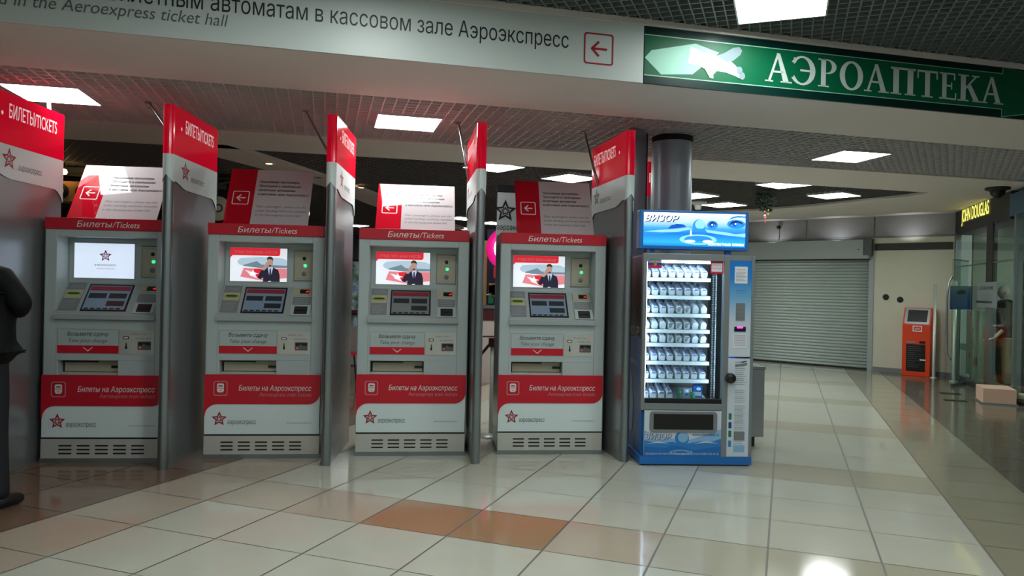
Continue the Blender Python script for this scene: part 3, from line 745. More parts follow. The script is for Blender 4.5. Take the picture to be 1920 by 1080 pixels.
# ---------------------------------------------------------------- divider panels between the machines
def divider(name='divider_panel', length=.93):
    t = thing(name, '', 'divider')
    L = length; r = .036
    def prof(off=0.0, n=8):
        rr_ = r + off
        p = [(rr_, L + off, 0)] + [(rr_, .04, 0)]
        p += [(rr_ * math.cos(R(-180 * k / n)), rr_ * math.sin(R(-180 * k / n)), 1) for k in range(n + 1)]
        p += [(-rr_, .04, 0), (-rr_, L + off, 0)]
        return p
    def shell(mb, off, zlo, zhi, m):
        p = prof(off); n = len(p)
        # finer split along the flat faces so that the curved lower edge can swoop
        q = [(r + off, L + off - k * (L - .04) / 22) for k in range(22)] + [(x, y) for x, y, _ in p[1:-1]] + [(-(r + off), .04 + k * (L - .04) / 22) for k in range(1, 23)]
        n = len(q)
        vs = [(x, y, zlo(x, y)) for x, y in q] + [(x, y, zhi) for x, y in q]
        mb.add(vs, [(i, i + 1, i + 1 + n, i + n) for i in range(n - 1)] + [(n - 1, 0, n, 2 * n - 1)], m, False)
        mb.poly([(x, y, zhi) for x, y in q], m)
    a = MB(); shell(a, 0, lambda x, y: 0.0, 2.895, 'dsteel'); a.build('panel', t)
    a = MB(); pts = [(.041 * math.cos(R(k * 15)), .041 * math.sin(R(k * 15))) for k in range(24)]
    a.slab([(x, y + .004) for x, y in pts], 0, 2.49, 'alu'); a.build('front_pole', t)
    a = MB(); shell(a, .008, lambda x, y: 2.508, 2.90, 'head_lit'); hd = a.build('lit_header', t)
    def swoop(x, y):
        if y < .02: return 2.345 - abs(x) * 1.3
        if y < .26: s_ = (y - .0) / .26; return 2.30 - .05 * (s_ * s_ * (3 - 2 * s_))
        if y > L - .12: return 2.25 - .10 * ((y - L + .12) / .13) ** 2
        return 2.25
    a = MB(); shell(a, .0078, swoop, 2.508, 'wpanel'); wp = a.build('white_collar', t)
    for sg in (1, -1):
        X = sg * (.036 + .0088)
        f = (lambda u, v: (X, u, v)) if sg > 0 else (lambda u, v: (X, L - u, v))
        a = MB()
        if sg > 0: a.text('БИЛЕТЫ/TICKETS', f, .21, 2.715, 'head_txt', w=.62, cap=.10, bold=.01); a.flat(ell(.13, 2.735, .012, .016, 12), f, 'head_txt')
        else: a.text('БИЛЕТЫ/TICKETS', f, .06, 2.715, 'head_txt', w=.62, cap=.10, bold=.01); a.flat(ell(.78, 2.735, .012, .016, 12), f, 'head_txt')
        a.build('lettering', hd)
        a = MB(); u0 = .22 if sg > 0 else .16
        logo_star(a, f, u0, 2.40, .088, 'dred'); a.build('star_mark', wp); a = MB(); a.text('аэроэкспресс', f, u0 + .115, 2.335, 'text_g', w=.30, cap=.045)
        a.build('wordmark', wp)
    MB().box(-.03, .03, L - .16, L + .02, 0, .16, 'black').build('rear_foot', t)
    return t
DIV = [(-3.09, 5.90, -6.2, 'divider panel cut by the left edge, its lit header facing right'),
       (-1.905, 6.22, -6, 'divider panel between the first and second ticket machines'),
       (-.645, 6.293, -5, 'divider panel between the second and third ticket machines'),
       (.600, 6.304, .3, 'divider panel between the third and fourth ticket machines, nearly edge-on'),
       (1.907, 6.298, 4.0, 'divider panel between the fourth ticket machine and the vending machine')]
dv = divider()
for i, (x, y, a_, lab) in enumerate(DIV):
    t = dv if i == 0 else copy_tree(dv)
    t.location = (x, y, 0); t.rotation_euler = (0, 0, R(a_)); tag(t, lab, 'divider', 'divider panels of the ticket machines')
BR = [((-3.02, 6.70, 2.85), (-3.06, 6.78, 3.1)), ((-1.91, 6.85, 2.5), (-2.10, 6.80, 2.82), (-2.34, 7.05, 3.1)), ((-.64, 7.0, 2.52), (-.78, 7.0, 2.74), (-.97, 7.06, 3.1)), ((.545, 7.0, 2.50), (.50, 7.02, 2.76), (.455, 7.25, 3.1)), ((1.80, 7.0, 2.5), (1.752, 7.02, 2.68), (1.745, 7.35, 3.1))]
for b_, lab in zip(BR, ['steel ceiling brace behind the left edge divider', 'steel ceiling brace at the divider right of the first machine', 'steel ceiling brace left of the second full divider', 'steel ceiling brace left of the near edge-on divider', 'steel ceiling brace left of the last divider']):
    pts = [Vector(p) for p in b_]
    if len(pts) == 3:
        p0, p1, p2 = pts; pts = [p0 * (1 - s_) ** 2 + p1 * 2 * s_ * (1 - s_) + p2 * s_ * s_ for s_ in [k / 10 for k in range(11)]]
    t = thing('ceiling_brace', lab, 'brace', pts[0], 0, 'ceiling braces of the dividers')
    for dx in (0, .022): MB().tube([p - pts[0] + Vector((dx * (1 - i / len(pts)), 0, 0)) for i, p in enumerate(pts)], .0075, 'alu', 8).build('rod', t)
    MB().lathe([(.0001, 0), (.03, 0), (.03, -.006), (.0001, -.006)], pts[-1] - pts[0], 'alu', 12).build('ceiling_plate', t)

# rear divider, steel partition and column behind
t = thing('rear_divider', 'grey rear panel with a red star, left of the fourth notice board', 'divider', (.93, 7.86, 0), 3)
MB().box(0, .60, 0, .05, 0, 2.60, 'dsteel').build('panel', t)
a = MB(); a.box(-.002, .602, -.004, 0, 2.06, 2.52, 'cab'); f = F(-.006); logo_star(a, f, .085, 2.32, .125, 'deep'); a.text('аэроэкспресс', f, .0, 2.12, 'text_k', w=.40, cap=.06); a.build('white_collar', t)
MB().box(-.003, .603, -.006, .056, 2.52, 2.60, 'deep').build('cap', t)
t = thing('steel_partition', 'tall grey steel partition right of the last divider, reflecting red', 'partition', (2.17, 7.02, 0), 48)
MB().box(0, .30, 0, .04, 0, 3.09, 'partition').build('panel', t)
MB().box(.285, .302, -.006, .0, 0, 3.09, 'seam_and_shade').build('edge_strip', t)
t = thing('far_divider', 'sliver of a red lit divider between partition and column', 'divider', (2.735, 8.3, 0), 8)
MB().box(0, .10, 0, .6, 0, 2.60, 'dsteel').build('panel', t)
hd = MB().box(-.002, .102, -.003, .603, 2.60, 3.0, 'head_lit').build('lit_header', t)
a = MB(); a.text('Г', F(-.005), .012, 2.76, 'head_txt', cap=.10, bold=.01); a.build('lettering', hd)
cl = MB(); cl.lathe([(.208, 0), (.208, 3.098)], (0, 0, 0), 'column', 48); cl.lathe([(.2095, 3.04), (.2095, 3.098)], (0, 0, 0), 'seam_and_shade', 48)  # black ring at the top paints the shadow under the ceiling
struct(tag(cl.build('column', loc=(2.69, 7.40, 0)), 'round grey metal column behind the vending machine', 'column'))

# ---------------------------------------------------------------- vending machine
VX, VY, VA = 2.024, 6.172, -4.8
vm = thing('vending_machine', 'tall blue lit vending machine full of white contact lens cartons', 'vending machine', (VX, VY, 0), VA)
VW, VD, VH = .955, .80, 1.82
a = MB()
a.box(0, .018, .03, VD, .06, VH - .005, 'vblue'); a.box(.742, VW, .03, VD, .06, VH - .005, 'vblue'); a.box(.018, .742, .03, VD, 1.772, VH, 'vblue')
a.box(.018, .742, .56, VD, .06, 1.772, 'vblue'); a.box(.018, .742, .03, .56, .06, .53, 'vblue')
a.build('cabinet', vm)
a = MB(); a.box(.0181, .0190, .035, .559, .53, 1.77, 'vin'); a.box(.738, .7415, .035, .559, .53, 1.77, 'vin'); a.box(.019, .738, .54, .559, .53, 1.77, 'vin'); a.box(.019, .738, .035, .559, 1.762, 1.7715, 'vin'); a.box(.019, .738, .035, .559, .5305, .54, 'black')
a.build('interior', vm)
a = MB()
a.box(-.02, .012, -.03, .032, .475, 1.826, 'vframe'); a.box(.688, .737, -.03, .032, .06, 1.826, 'vframe'); a.box(.012, .688, -.03, .032, 1.768, 1.826, 'vframe'); a.box(.012, .688, -.03, .032, .478, .533, 'vframe')
a.box(.930, .957, -.03, .032, .06, 1.822, 'vframe'); a.box(.737, .930, -.022, .032, 1.775, 1.822, 'vframe'); a.box(.012, .688, -.012, .03, .533, .575, 'black')
a.build('door_frame', vm, bevel=.003)
MB().box(.012, .688, -.006, -.001, .575, 1.768, 'glass').build('glass_pane', vm)
for x, m_ in ((.0192, 'vstrip2'), (.724, 'vstrip')): MB().box(x, x + .010, .036, .052, .58, 1.755, m_).build('light_strip', vm)
MB().box(.10, .62, .036, .05, 1.748, 1.760, 'vstrip').build('light_strip', vm)
a = MB(); a.box(-.022, VW + .002, -.034, VD, .012, .078, 'vblue'); a.box(.0, VW - .02, -.02, VD - .02, 0, .012, 'black'); a.build('base', vm)
# left side artwork
a = MB(); g = lambda u, v: (-.001, .80 - u, v)
a.flat([(0, .08), (.77, .08), (.77, 1.80), (0, 1.80)], g, 'vblue'); g = lambda u, v: (-.002, .80 - u, v)
a.flat([(0, 1.80), (.77, 1.80), (.77, 1.05), (.60, 1.10), (.35, 1.08), (0, 1.14)], g, 'vbrown_d'); g = lambda u, v: (-.003, .80 - u, v)
a.flat([(.30, 1.75), (.46, 1.70), (.55, 1.52), (.64, 1.46), (.60, 1.36), (.52, 1.34), (.62, 1.20), (.60, 1.10), (.30, 1.10), (.36, 1.30), (.24, 1.50)], g, 'vbrown')
a.flat([(.28, .22), (.42, .22), (.46, .45), (.40, .70), (.30, .80), (.24, .55)], g, 'vlight'); a.flat([(.30, .84), (.62, .83), (.60, .87), (.30, .88)], g, 'vlight')
g = lambda u, v: (-.004, .80 - u, v)
a.text('ВИЗОР', g, .18, 1.10, 'text_w', w=.46, cap=.075, bold=.03)
a.build('side_artwork', vm)
# lower front panel
dp = MB(); pts = [(.016, .078), (.716, .078), (.716, .472), (.016, .472)]
dp.box(.016, .688, -.026, .0, .078, .474, 'vwhite'); f = F(-.0268)
dp.flat([(.016, .30), (.10, .27), (.25, .235), (.36, .21), (.45, .235), (.60, .285), (.688, .32), (.688, .078), (.016, .078)], f, 'vlight')
dp.flat([(.016, .215), (.15, .19), (.26, .205), (.36, .185), (.50, .21), (.60, .205), (.688, .235), (.688, .078), (.016, .078)], F(-.0274), 'vblue2')
dp.flat([(.016, .165), (.20, .15), (.26, .175), (.34, .165), (.45, .135), (.688, .17), (.688, .078), (.016, .078)], F(-.028), 'vblue')
dp.flat(ell(.345, .235, .062, .062), F(-.0284), 'vblue2'); dp.flat(ell(.355, .245, .045, .045), F(-.0288), 'vlight')
for cz, w_, h_ in ((.115, .10, .022), (.115, .07, .014)): dp.ring(ell(.34, cz, w_, h_), ell(.34, cz, w_ * .85, h_ * .75), F(-.029), 'vlight')
for x0, x1, z in ((.03, .24, .185), (.44, .67, .19)): dp.flat([(x0, z), ((x0 + x1) / 2, z + .022), (x1, z + .004), ((x0 + x1) / 2, z + .010)], F(-.029), 'vwhite')
dp = dp.build('dispense_panel', vm)
a = MB(); a.ring(rr(.060, .285, .650, .466, .03), rr(.093, .312, .615, .445, .008), F(-.034), 'vframe'); a.prism(rr(.060, .285, .650, .466, .03), -.033, -.026, 'vframe'); a.build('hatch_surround', dp, bevel=0)
MB().box(.093, .615, -.0355, -.033, .312, .445, 'black').build('hatch_flap', dp)
a = MB(); a.text('ВИЗОР', F(-.0295), .024, .221, 'vblue_d', w=.235, cap=.052, shear=.25, bold=.035); a.text('ВИЗОР', F(-.0300), .020, .224, 'vwhite', w=.235, cap=.052, shear=.25, bold=.028)
a.text('www.vizorlens.ru', F(-.03), .67, .258, 'vblue_d', w=.235, align='r', shear=.2); a.text('продажа контактных линз круглосуточно 8 800 555 55 55', F(-.03), .03, .095, 'vwhite', w=.64)
a.build('lettering', dp)
# control column
cp = MB().box(.737, .930, -.024, .0, .945, 1.775, 'vctl').build('control_panel', vm)
lp = MB().box(.737, .930, -.024, .0, .080, .930, 'vwhite').build('instruction_panel', vm)
a = MB(); a.box(.780, .892, -.0275, -.024, 1.58, 1.726, 'flag_w'); a.text('ВНИМАНИЕ', F(-.028), .836, 1.695, 'dred', w=.07, align='c')
for k in range(7): a.flat([(.79, 1.675 - .012 * k), (.88 - .012 * (k % 3), 1.675 - .012 * k), (.88 - .012 * (k % 3), 1.679 - .012 * k), (.79, 1.679 - .012 * k)], F(-.028), 'text_lg')
a.build('notice_label', cp)
a = MB(); a.box(.796, .876, -.029, -.024, 1.26, 1.411, 'vframe')
for i in range(3):
    for j in range(4): a.box(.803 + .024 * i, .820 + .024 * i, -.032, -.029, 1.275 + .034 * j, 1.297 + .034 * j, 'label')
a.build('keypad', cp)
a = MB(); a.text('Принимает', F(-.0246), .836, 1.515, 'flag_b', w=.085, align='c'); a.text('купюры и карты', F(-.0246), .836, 1.495, 'flag_b', w=.085, align='c'); a.build('lettering', cp)
a = MB(); a.box(.785, .885, -.030, -.024, 1.165, 1.205, 'black'); a.flat(rr(.808, 1.192, .860, 1.208, .005), F(-.0306), 'pinkled'); a.build('banknote_slot', cp)
a = MB(); a.box(.775, .895, -.0265, -.024, 1.02, 1.145, 'flag_w')
for k in range(7): a.flat([(.785, 1.13 - .015 * k), (.885, 1.13 - .015 * k), (.885, 1.134 - .015 * k), (.785, 1.134 - .015 * k)], F(-.027), 'text_lg')
a.build('price_label', cp)
a = MB(); random.seed(3)
for k in range(46):
    z = .895 - .0172 * k; x0 = .80 if z < .9 else .78
    if .66 < z < .70 or .52 < z < .545: continue
    a.flat([(x0, z), (x0 + .075 + random.random() * .04, z), (x0 + .075, z + .005), (x0, z + .005)], F(-.0246), 'text_lg' if k % 3 else 'text_g')
a.flat([(.80, .855), (.905, .872), (.905, .895), (.80, .878)], F(-.0252), 'label'); a.flat([(.85, .895), (.90, .902), (.90, .911), (.85, .904)], F(-.0254), 'text_k')
for z, m in ((.40, 'box_gr'), (.325, 'vblue_d'), (.25, 'box_gr'), (.165, 'vblue2')): a.flat(rr(.752, z, .778, z + .055, .004), F(-.0254), m)
a.flat([(.80, .22), (.895, .22), (.895, .30), (.80, .30)], F(-.0256), 'label'); a.flat([(.80, .12), (.895, .12), (.895, .18), (.80, .18)], F(-.0256), 'vlight')
a.build('printed_instructions', lp)
a = MB(); a.lathe([(.0001, -.030), (.030, -.028), (.042, -.015), (.045, 0), (.045, .022)], (.754, -.055, .761), 'black', 24, 'Y'); a.build('door_knob', vm)
# stickers, chain, trays
a = MB(); f = F(-.0075); a.flat([(.030, 1.745), (.142, 1.745), (.142, 1.768), (.030, 1.768)], f, 'flag_w'); a.flat([(.030, 1.722), (.142, 1.722), (.142, 1.745), (.030, 1.745)], f, 'flag_b'); a.flat([(.030, 1.698), (.142, 1.698), (.142, 1.722), (.030, 1.722)], f, 'flag_r'); a.flat(ell(.086, 1.735, .014, .02), F(-.0082), 'gold'); a.build('tricolour_sticker', vm)
a = MB(); a.flat([(.570, 1.662), (.684, 1.662), (.684, 1.775), (.570, 1.775)], f, 'flag_r'); a.flat([(.580, 1.678), (.674, 1.678), (.674, 1.752), (.580, 1.752)], F(-.0082), 'flag_w'); a.text('ОПЛАТА', F(-.009), .627, 1.725, 'flag_r', w=.075, align='c'); a.text('КАРТОЙ', F(-.009), .627, 1.70, 'flag_r', w=.075, align='c'); a.build('payment_sticker', vm)
a = MB()
for x in (.630, .656):
    for k in range(70): a.box(x, x + .011, .10, .118, .565 + .0155 * k, .574 + .0155 * k, 'alu')
a.box(.626, .671, .118, .124, .56, 1.66, 'black'); a.build('lift_chain', vm)
SH = [1.612, 1.455, 1.297, 1.157, 1.037, .878, .720, .545]
TI = 20.0; ct, st = math.cos(R(TI)), math.sin(R(TI))
for zs in SH:
    a = MB(); a.box(.026, .612, .105, .112, zs - .024, zs + .008, 'shelf')
    a.obox((.026, .112, zs - .006), (.586, 0, 0), (0, .40 * ct, .40 * st * .45), (0, 0, .005), 'shelf'); a.build('tray', vm)
# light box on top
sb = MB().box(-.045, .920, .04, .17, 1.866, 2.205, 'vblue'); sb = sb.build('sign_box', vm, bevel=.006)
for x in (.055, .735): MB().box(x, x + .045, .08, .13, 1.82, 1.866, 'vblue').build('post', sb)
a = MB(); Y0 = .037; f = F(Y0)
a.box(-.012, .888, Y0 + .0005, .041, 1.895, 2.185, 'vsign')
a.flat([(-.012, 2.02), (.10, 2.028), (.20, 2.04), (.28, 2.062), (.36, 2.07), (.37, 2.045), (.25, 2.01), (.10, 1.995), (-.012, 1.99)], f, 'vs_m')
a.flat([(.20, 2.045), (.23, 2.075), (.28, 2.088), (.335, 2.085), (.36, 2.07), (.30, 2.055)], F(Y0 - .001), 'vs_d')
a.flat([(-.012, 2.015), (.12, 2.032), (.24, 2.040), (.38, 2.06), (.42, 2.048), (.30, 2.02), (.14, 2.012)], F(Y0 - .0015), 'vs_l')
a.flat(ell(.475, 2.075, .055, .058), F(Y0 - .001), 'vs_m'); a.flat(ell(.485, 2.088, .044, .042), F(Y0 - .0016), 'vs_l'); a.flat([(.42, 2.055), (.53, 2.05), (.52, 2.02), (.43, 2.02)], F(Y0 - .002), 'vs_m')
a.ring(ell(.47, 1.955, .165, .045), ell(.47, 1.955, .125, .032), F(Y0 - .002), 'vs_l'); a.flat(ell(.47, 1.965, .115, .024), F(Y0 - .0022), 'vs_m'); a.flat(ell(.40, 1.940, .045, .012), F(Y0 - .0026), 'vs_w'); a.flat(ell(.555, 1.940, .045, .012), F(Y0 - .0026), 'vs_w')
a.flat([(.395, 1.985), (.415, 1.985), (.408, 2.04), (.402, 2.04)], F(Y0 - .003), 'vs_w')
a.flat([(.53, 2.045), (.60, 2.035), (.72, 2.025), (.80, 2.010), (.888, 2.02), (.888, 1.985), (.70, 2.0), (.55, 2.02)], F(Y0 - .0018), 'vs_l')
for cx, cz, w_, h_ in ((.595, 2.085, .038, .032), (.805, 2.098, .065, .032)):
    a.flat(ell(cx, cz, w_ * 1.25, h_ * 1.2), F(Y0 - .001), 'vs_m'); a.flat([(cx - w_, cz - .012), (cx - w_ * .6, cz + h_ * .7), (cx, cz + h_), (cx + w_ * .7, cz + h_ * .6), (cx + w_, cz - .004), (cx + .3 * w_, cz + h_ * .45), (cx - .3 * w_, cz + h_ * .4)], F(Y0 - .0022), 'vs_n')
    a.flat(ell(cx - .2 * w_, cz - .002, h_ * .55, h_ * .6), F(Y0 - .0016), 'vs_d'); a.flat(ell(cx - .1 * w_, cz + .002, h_ * .22, h_ * .25), F(Y0 - .0026), 'vs_w')
a.flat([(.735, 2.135), (.77, 2.160), (.82, 2.172), (.888, 2.168), (.888, 2.155), (.82, 2.158), (.775, 2.146)], F(Y0 - .0016), 'vs_m')
lit = a.build('lit_artwork', sb)
a = MB(); a.text('ВИЗОР', F(Y0 - .003), .001, 2.103, 'vs_n', w=.30, cap=.052, shear=.3, bold=.03); a.text('ВИЗОР', F(Y0 - .0036), -.007, 2.110, 'vs_w', w=.30, cap=.052, shear=.3, bold=.03)
a.text('контактные линзы', F(Y0 - .0034), .875, 1.907, 'vs_w', w=.315, cap=.026, align='r', bold=.02); a.build('lettering', lit)

# cartons on the trays
va, vb = math.cos(R(VA)), math.sin(R(VA))
def vworld(x, y, z): return (VX + x * va - y * vb, VY + x * vb + y * va, z)
def carton(kind):
    a = MB(); w, d, h = .026, .085, .064
    pr = [(-w, .006), (-w + .006, 0), (w - .006, 0), (w, .006), (w, h - .016), (w - .012, h), (-w + .012, h), (-w, h - .016)]
    a.prism(pr, 0, d, 'box_w')
    c = {'blue': 'box_b', 'grey': 'box_g', 'plain': 'box_w'}[kind]
    a.poly([(-w + .012, .003, h + .0006), (w - .012, .003, h + .0006), (w - .012, d - .003, h + .0006), (-w + .012, d - .003, h + .0006)], c)
    if kind != 'plain': a.flat([(-w + .004, .046), (w - .004, .046), (w - .012, .060), (-w + .012, .060)], F(-.0006), c)
    if kind == 'grey': a.flat([(-w + .01, .01), (.0, .01), (.012, .045), (-w + .004, .045)], F(-.0007), c)
    me = a.build('contact_lens_carton').data
    return me
protoC = {}
ORD = ['top', 'second', 'third', 'fourth', 'fifth', 'sixth', 'seventh', 'bottom']
NUM = ['first', 'second', 'third', 'fourth', 'fifth', 'sixth', 'seventh', 'eighth']
for si, zs in enumerate(SH):
    for ci in range(8 if si < 7 else 4):
        kind = 'blue' if si in (0, 1, 5, 6, 7) or (si == 2 and ci < 4) else ('grey' if ci in (3, 4, 5) else 'plain')
        for row in (0, 1):
            if kind not in protoC:
                me = carton(kind); o = [x for x in bpy.data.objects if x.data == me][0]; protoC[kind] = o
            else: o = protoC[kind].copy(); C.objects.link(o)
            x = .052 + .0725 * ci + (random.uniform(-.002, .002) if ci else 0); y = .128 + row * .092 * ct; z = zs + .011 + row * .092 * st
            o.location = vworld(x, y, z); o.rotation_euler = (R(TI), 0, R(VA + random.uniform(-3, 3)))
            tag(o, 'white carton in %s row, %s from left on the %s shelf of the vending machine' % (('front', 'back')[row], NUM[ci], ORD[si]), 'carton', 'contact lens cartons in the vending machine')
a = MB(); a.lathe([(.0001, 0), (.02, 0), (.021, .05), (.012, .062), (.012, .075), (.0001, .075)], (0, 0, 0), 'box_gr', 16)
tag(a.build('green_bottle', loc=vworld(.365, .16, SH[7] + .018)), 'small green bottle on the bottom shelf of the vending machine', 'bottle')
for x, rz, ms, lab, w, h in ((.435, 4, ('flag_w', 'box_bl'), 'white and blue carton beside the green bottle, bottom vending shelf', .045, .07), (.535, -10, ('box_bl', 'flag_w'), 'blue tilted carton at right end of the bottom vending shelf', .08, .10)):
    a = MB(); a.box(-w / 2, w / 2, 0, .05, 0, h, ms[0]); f = F(-.0008); a.flat([(-w * .4, h * .1), (w * .4, h * .1), (w * .4, h * .45), (-w * .4, h * .45)], f, ms[1]); a.flat(ell(w * .1, h * .72, w * .25, h * .14), f, 'vs_l')
    tag(a.build('lens_solution_carton', loc=vworld(x, .17, SH[7] + .022), rot=(R(8), 0, R(VA + rz))), lab, 'carton')
a = MB(); a.lathe([(.0001, 0), (.02, 0), (.021, .045), (.01, .055), (.0001, .055)], (0, 0, 0), 'box_gr', 16)
tag(a.build('green_jar', loc=vworld(.485, .15, SH[7] + .014)), 'small green jar before the blue tilted carton in the vending machine', 'jar')

# litter bin behind the vending machine
t = thing('litter_bin', 'dark grey metal litter bin behind the vending machine', 'bin', (3.13, 6.82, 0), -4)
MB().box(0, .33, 0, .33, .10, .76, 'dsteel').build('body', t, bevel=.006)
a = MB(); a.box(-.005, .335, -.005, .335, .76, .785, 'alu'); a.box(.05, .28, .05, .28, .785, .787, 'black'); a.build('lid', t)
MB().box(.05, .26, .05, .28, 0, .10, 'black').build('foot', t)

# ---------------------------------------------------------------- shutter wall
WA = -50; W0 = (9.193, 13.739)
wc, ws = math.cos(R(WA)), math.sin(R(WA))
def ww(x, y, z=0): return (W0[0] + x * wc - y * ws, W0[1] + x * ws + y * wc, z)
def wbuild(mb, name, **k): return mb.build(name, loc=(W0[0], W0[1], 0), rot=(0, 0, R(WA)), **k)
a = MB(); a.box(.02, 1.5, 0, .2, 0, 2.655, 'wall'); a.box(-9, -4.6, 0, .2, 0, 2.655, 'wall'); a.box(-9, 1.5, .02, .2, 2.64, 3.6, 'upper'); a.box(-9, -4.6, .0, .02, 2.64, 3.3, 'upper')
struct(wbuild(a, 'wall_back'))
a = MB()
for x0, x1 in ((-4.6, -3.95), (-3.93, -2.63), (-2.61, -1.30), (-1.27, .05), (.08, 1.5)): a.box(x0, x1, -.004, .02, 2.68, 3.5, 'upper')
a.box(-4.6, 1.5, -.012, .02, 2.648, 2.672, 'label'); struct(wbuild(a, 'trim_5', bevel=.004))
a = MB(); a.box(.05, 1.45, -.012, 0, 2.40, 2.54, 'dbrown'); struct(wbuild(a, 'trim_6'))
a = MB()
for k in range(34):
    z = .02 + k * .0655; a.lathe([(.0001, -4.6), (.034, -4.6), (.034, 0), (.0001, 0)], (0, .055, z + .033), 'shut', 10, 'X')
a.box(-4.6, 0, .05, .07, 0, 2.3, 'shut'); a.box(-4.6, 0, .0, .05, 0.0, .03, 'seam_and_shade')
struct(wbuild(a, 'door_1'))
a = MB(); a.box(-4.6, .01, -.16, .10, 2.235, 2.62, 'housing'); a.box(-4.6, .0, -.12, .06, 2.215, 2.235, 'seam_and_shade'); a.box(-.02, .07, -.03, .1, 0, 2.64, 'cab2'); a.box(-.10, .06, -.165, .0, 2.30, 2.63, 'greyb'); struct(wbuild(a, 'trim_7'))
a = MB(); a.box(.08, 1.5, -.012, 0, 0, .08, 'label'); struct(wbuild(a, 'baseboard_back'))
for x, z, l in ((.30, 1.476, 'round dark hole in the beige wall, left one of two'), (.56, 1.43, 'round dark hole in the beige wall, right one of two')):
    a = MB(); a.lathe([(.0001, -.004), (.05, -.006), (.055, 0)], (0, 0, 0), 'seam_and_shade', 20, 'Y'); a.lathe([(.055, 0), (.06, -.008), (.05, -.006)], (0, 0, 0), 'dbrown', 20, 'Y')
    tag(a.build('wall_hole', loc=ww(x, -.001, z), rot=(0, 0, R(WA))), l, 'wall hole', 'round holes in the beige wall')
t = thing('wall_camera', 'tiny black camera on the upper wall above the shutter', 'camera', ww(-1.869, -.01, 2.94), WA)
MB().lathe([(.0001, -.10), (.03, -.10), (.04, -.06), (.035, 0)], (0, 0, 0), 'black', 16, 'Y').build('body', t)
MB().tube([(0, -.02, -.03), (.0, -.01, -.2), (-.01, -.012, -.27)], .006, 'text_g', 6).build('cable', t)
a = MB(); a.box(-.09, -.06, -.185, -.16, 2.40, 2.43, 'black'); a.box(-.20, -.17, -.175, -.16, 2.41, 2.43, 'black')
tag(a.build('shutter_switch', loc=(W0[0], W0[1], 0), rot=(0, 0, R(WA))), 'small black key switch at the right end of the shutter housing', 'switch')
for x in (-1.95, -.62, .75):
    l = bpy.data.lights.new('ledge_light', 'SPOT'); l.energy = 2.5; l.spot_size = R(125); l.shadow_soft_size = .05; l.color = (.92, .97, 1)
    o = bpy.data.objects.new('ledge_light', l); C.objects.link(o); o.location = ww(x, -.30, 2.67)
    d = Vector(ww(x, .05, 3.02)) - Vector(o.location); o.rotation_euler = d.to_track_quat('-Z', 'Y').to_euler()

# orange payment terminal
t = thing('payment_terminal', 'orange payment terminal with a slanted screen beside the beige wall', 'terminal', (9.335, 12.93, 0), -50)
a = MB(); pr = [(0, 0), (0, .965), (.14, 1.285), (.36, 1.285), (.36, 0)]
a.add([(0, y, z) for y, z in pr] + [(.48, y, z) for y, z in pr], [(0, 1, 2, 3, 4), (9, 8, 7, 6, 5)] + [(i, i + 5, (i + 1) % 5 + 5, (i + 1) % 5) for i in range(5)], 'orange'); a.build('body', t, bevel=.008)
def T2(d): return lambda u, v: (u, .14 * v - .916 * d, .965 + .32 * v + .40 * d)
a = MB(); a.flat(rr(.03, .06, .45, .97, .04), T2(.003), 'alu'); a.build('bezel', t)
MB().flat(rr(.075, .17, .41, .86, .02), T2(.005), 'black').build('screen', t)
a = MB(); a.box(.18, .34, -.006, 0, .84, .95, 'flag_w'); a.flat(rr(.195, .855, .325, .935, .02), F(-.0068), 'orange'); a.text('qiwi', F(-.0074), .26, .88, 'flag_w', w=.085, align='c'); a.build('logo_plate', t)
a = MB(); a.box(.075, .24, -.005, 0, .625, .655, 'alu'); a.box(.30, .40, -.010, 0, .62, .665, 'black'); a.build('card_slot', t)
a = MB(); a.box(.075, .40, -.004, 0, .09, .60, 'black'); random.seed(5)
for k in range(11): a.flat([(.10, .55 - .038 * k), (.20 + random.random() * .16, .55 - .038 * k), (.20 + random.random() * .16, .558 - .038 * k), (.10, .558 - .038 * k)], F(-.0048), 'text_g')
a.box(.31, .41, -.012, -.004, .30, .325, 'flag_w'); a.build('notice_panel', t)
a = MB(); a.lathe([(.028, 0), (.028, 1.73), (.0001, 1.735)], (0, 0, 0), 'steel', 16); a.lathe([(.06, 0), (.06, .015), (.028, .015)], (0, 0, 0), 'steel', 16)
tag(a.build('steel_post', loc=(9.66, 12.48, 0)), 'slim steel post right behind the orange terminal', 'post', 'steel posts by the shop entrance')
a = MB(); a.lathe([(.032, 0), (.032, 1.79), (.0001, 1.795)], (0, 0, 0), 'steel', 16); a.lathe([(.07, 0), (.07, .015), (.03, .015)], (0, 0, 0), 'steel', 16)
tag(a.build('steel_post', loc=(9.66, 11.97, 0)), 'slim steel post before the shop glass, right of the orange terminal', 'post', 'steel posts by the shop entrance')

# ---------------------------------------------------------------- shop at right
SA = -116; S0 = (10.1, 12.55)
sc_, ss_ = math.cos(R(SA)), math.sin(R(SA))
def sw(x, y, z=0): return (S0[0] + x * sc_ - y * ss_, S0[1] + x * ss_ + y * sc_, z)
SL = dict(loc=(S0[0], S0[1], 0), rot=(0, 0, R(SA)))
t = thing('shop_sign', 'charcoal shop fascia with glowing yellow letters at right', 'sign', sw(0, 0, 0), SA)
MB().box(0, 3.12, 0, .35, 2.66, 3.08, 'charcoal').build('fascia', t)
a = MB(); a.text('JOHN DOUGLAS', F(-.012), .47, 2.855, 'jd', w=1.62, cap=.215, bold=.012); a.build('lit_letters', t)
a = MB(); a.flat(star(1.2, 3.04, .03), F(-.006), 'greyb'); a.build('crest', t)
tag(MB().box(3.14, 6.0, -.02, .3, 2.70, 3.02, 'teal').build('teal_fascia', **SL), 'dark teal fascia at the right edge above the glass', 'sign')
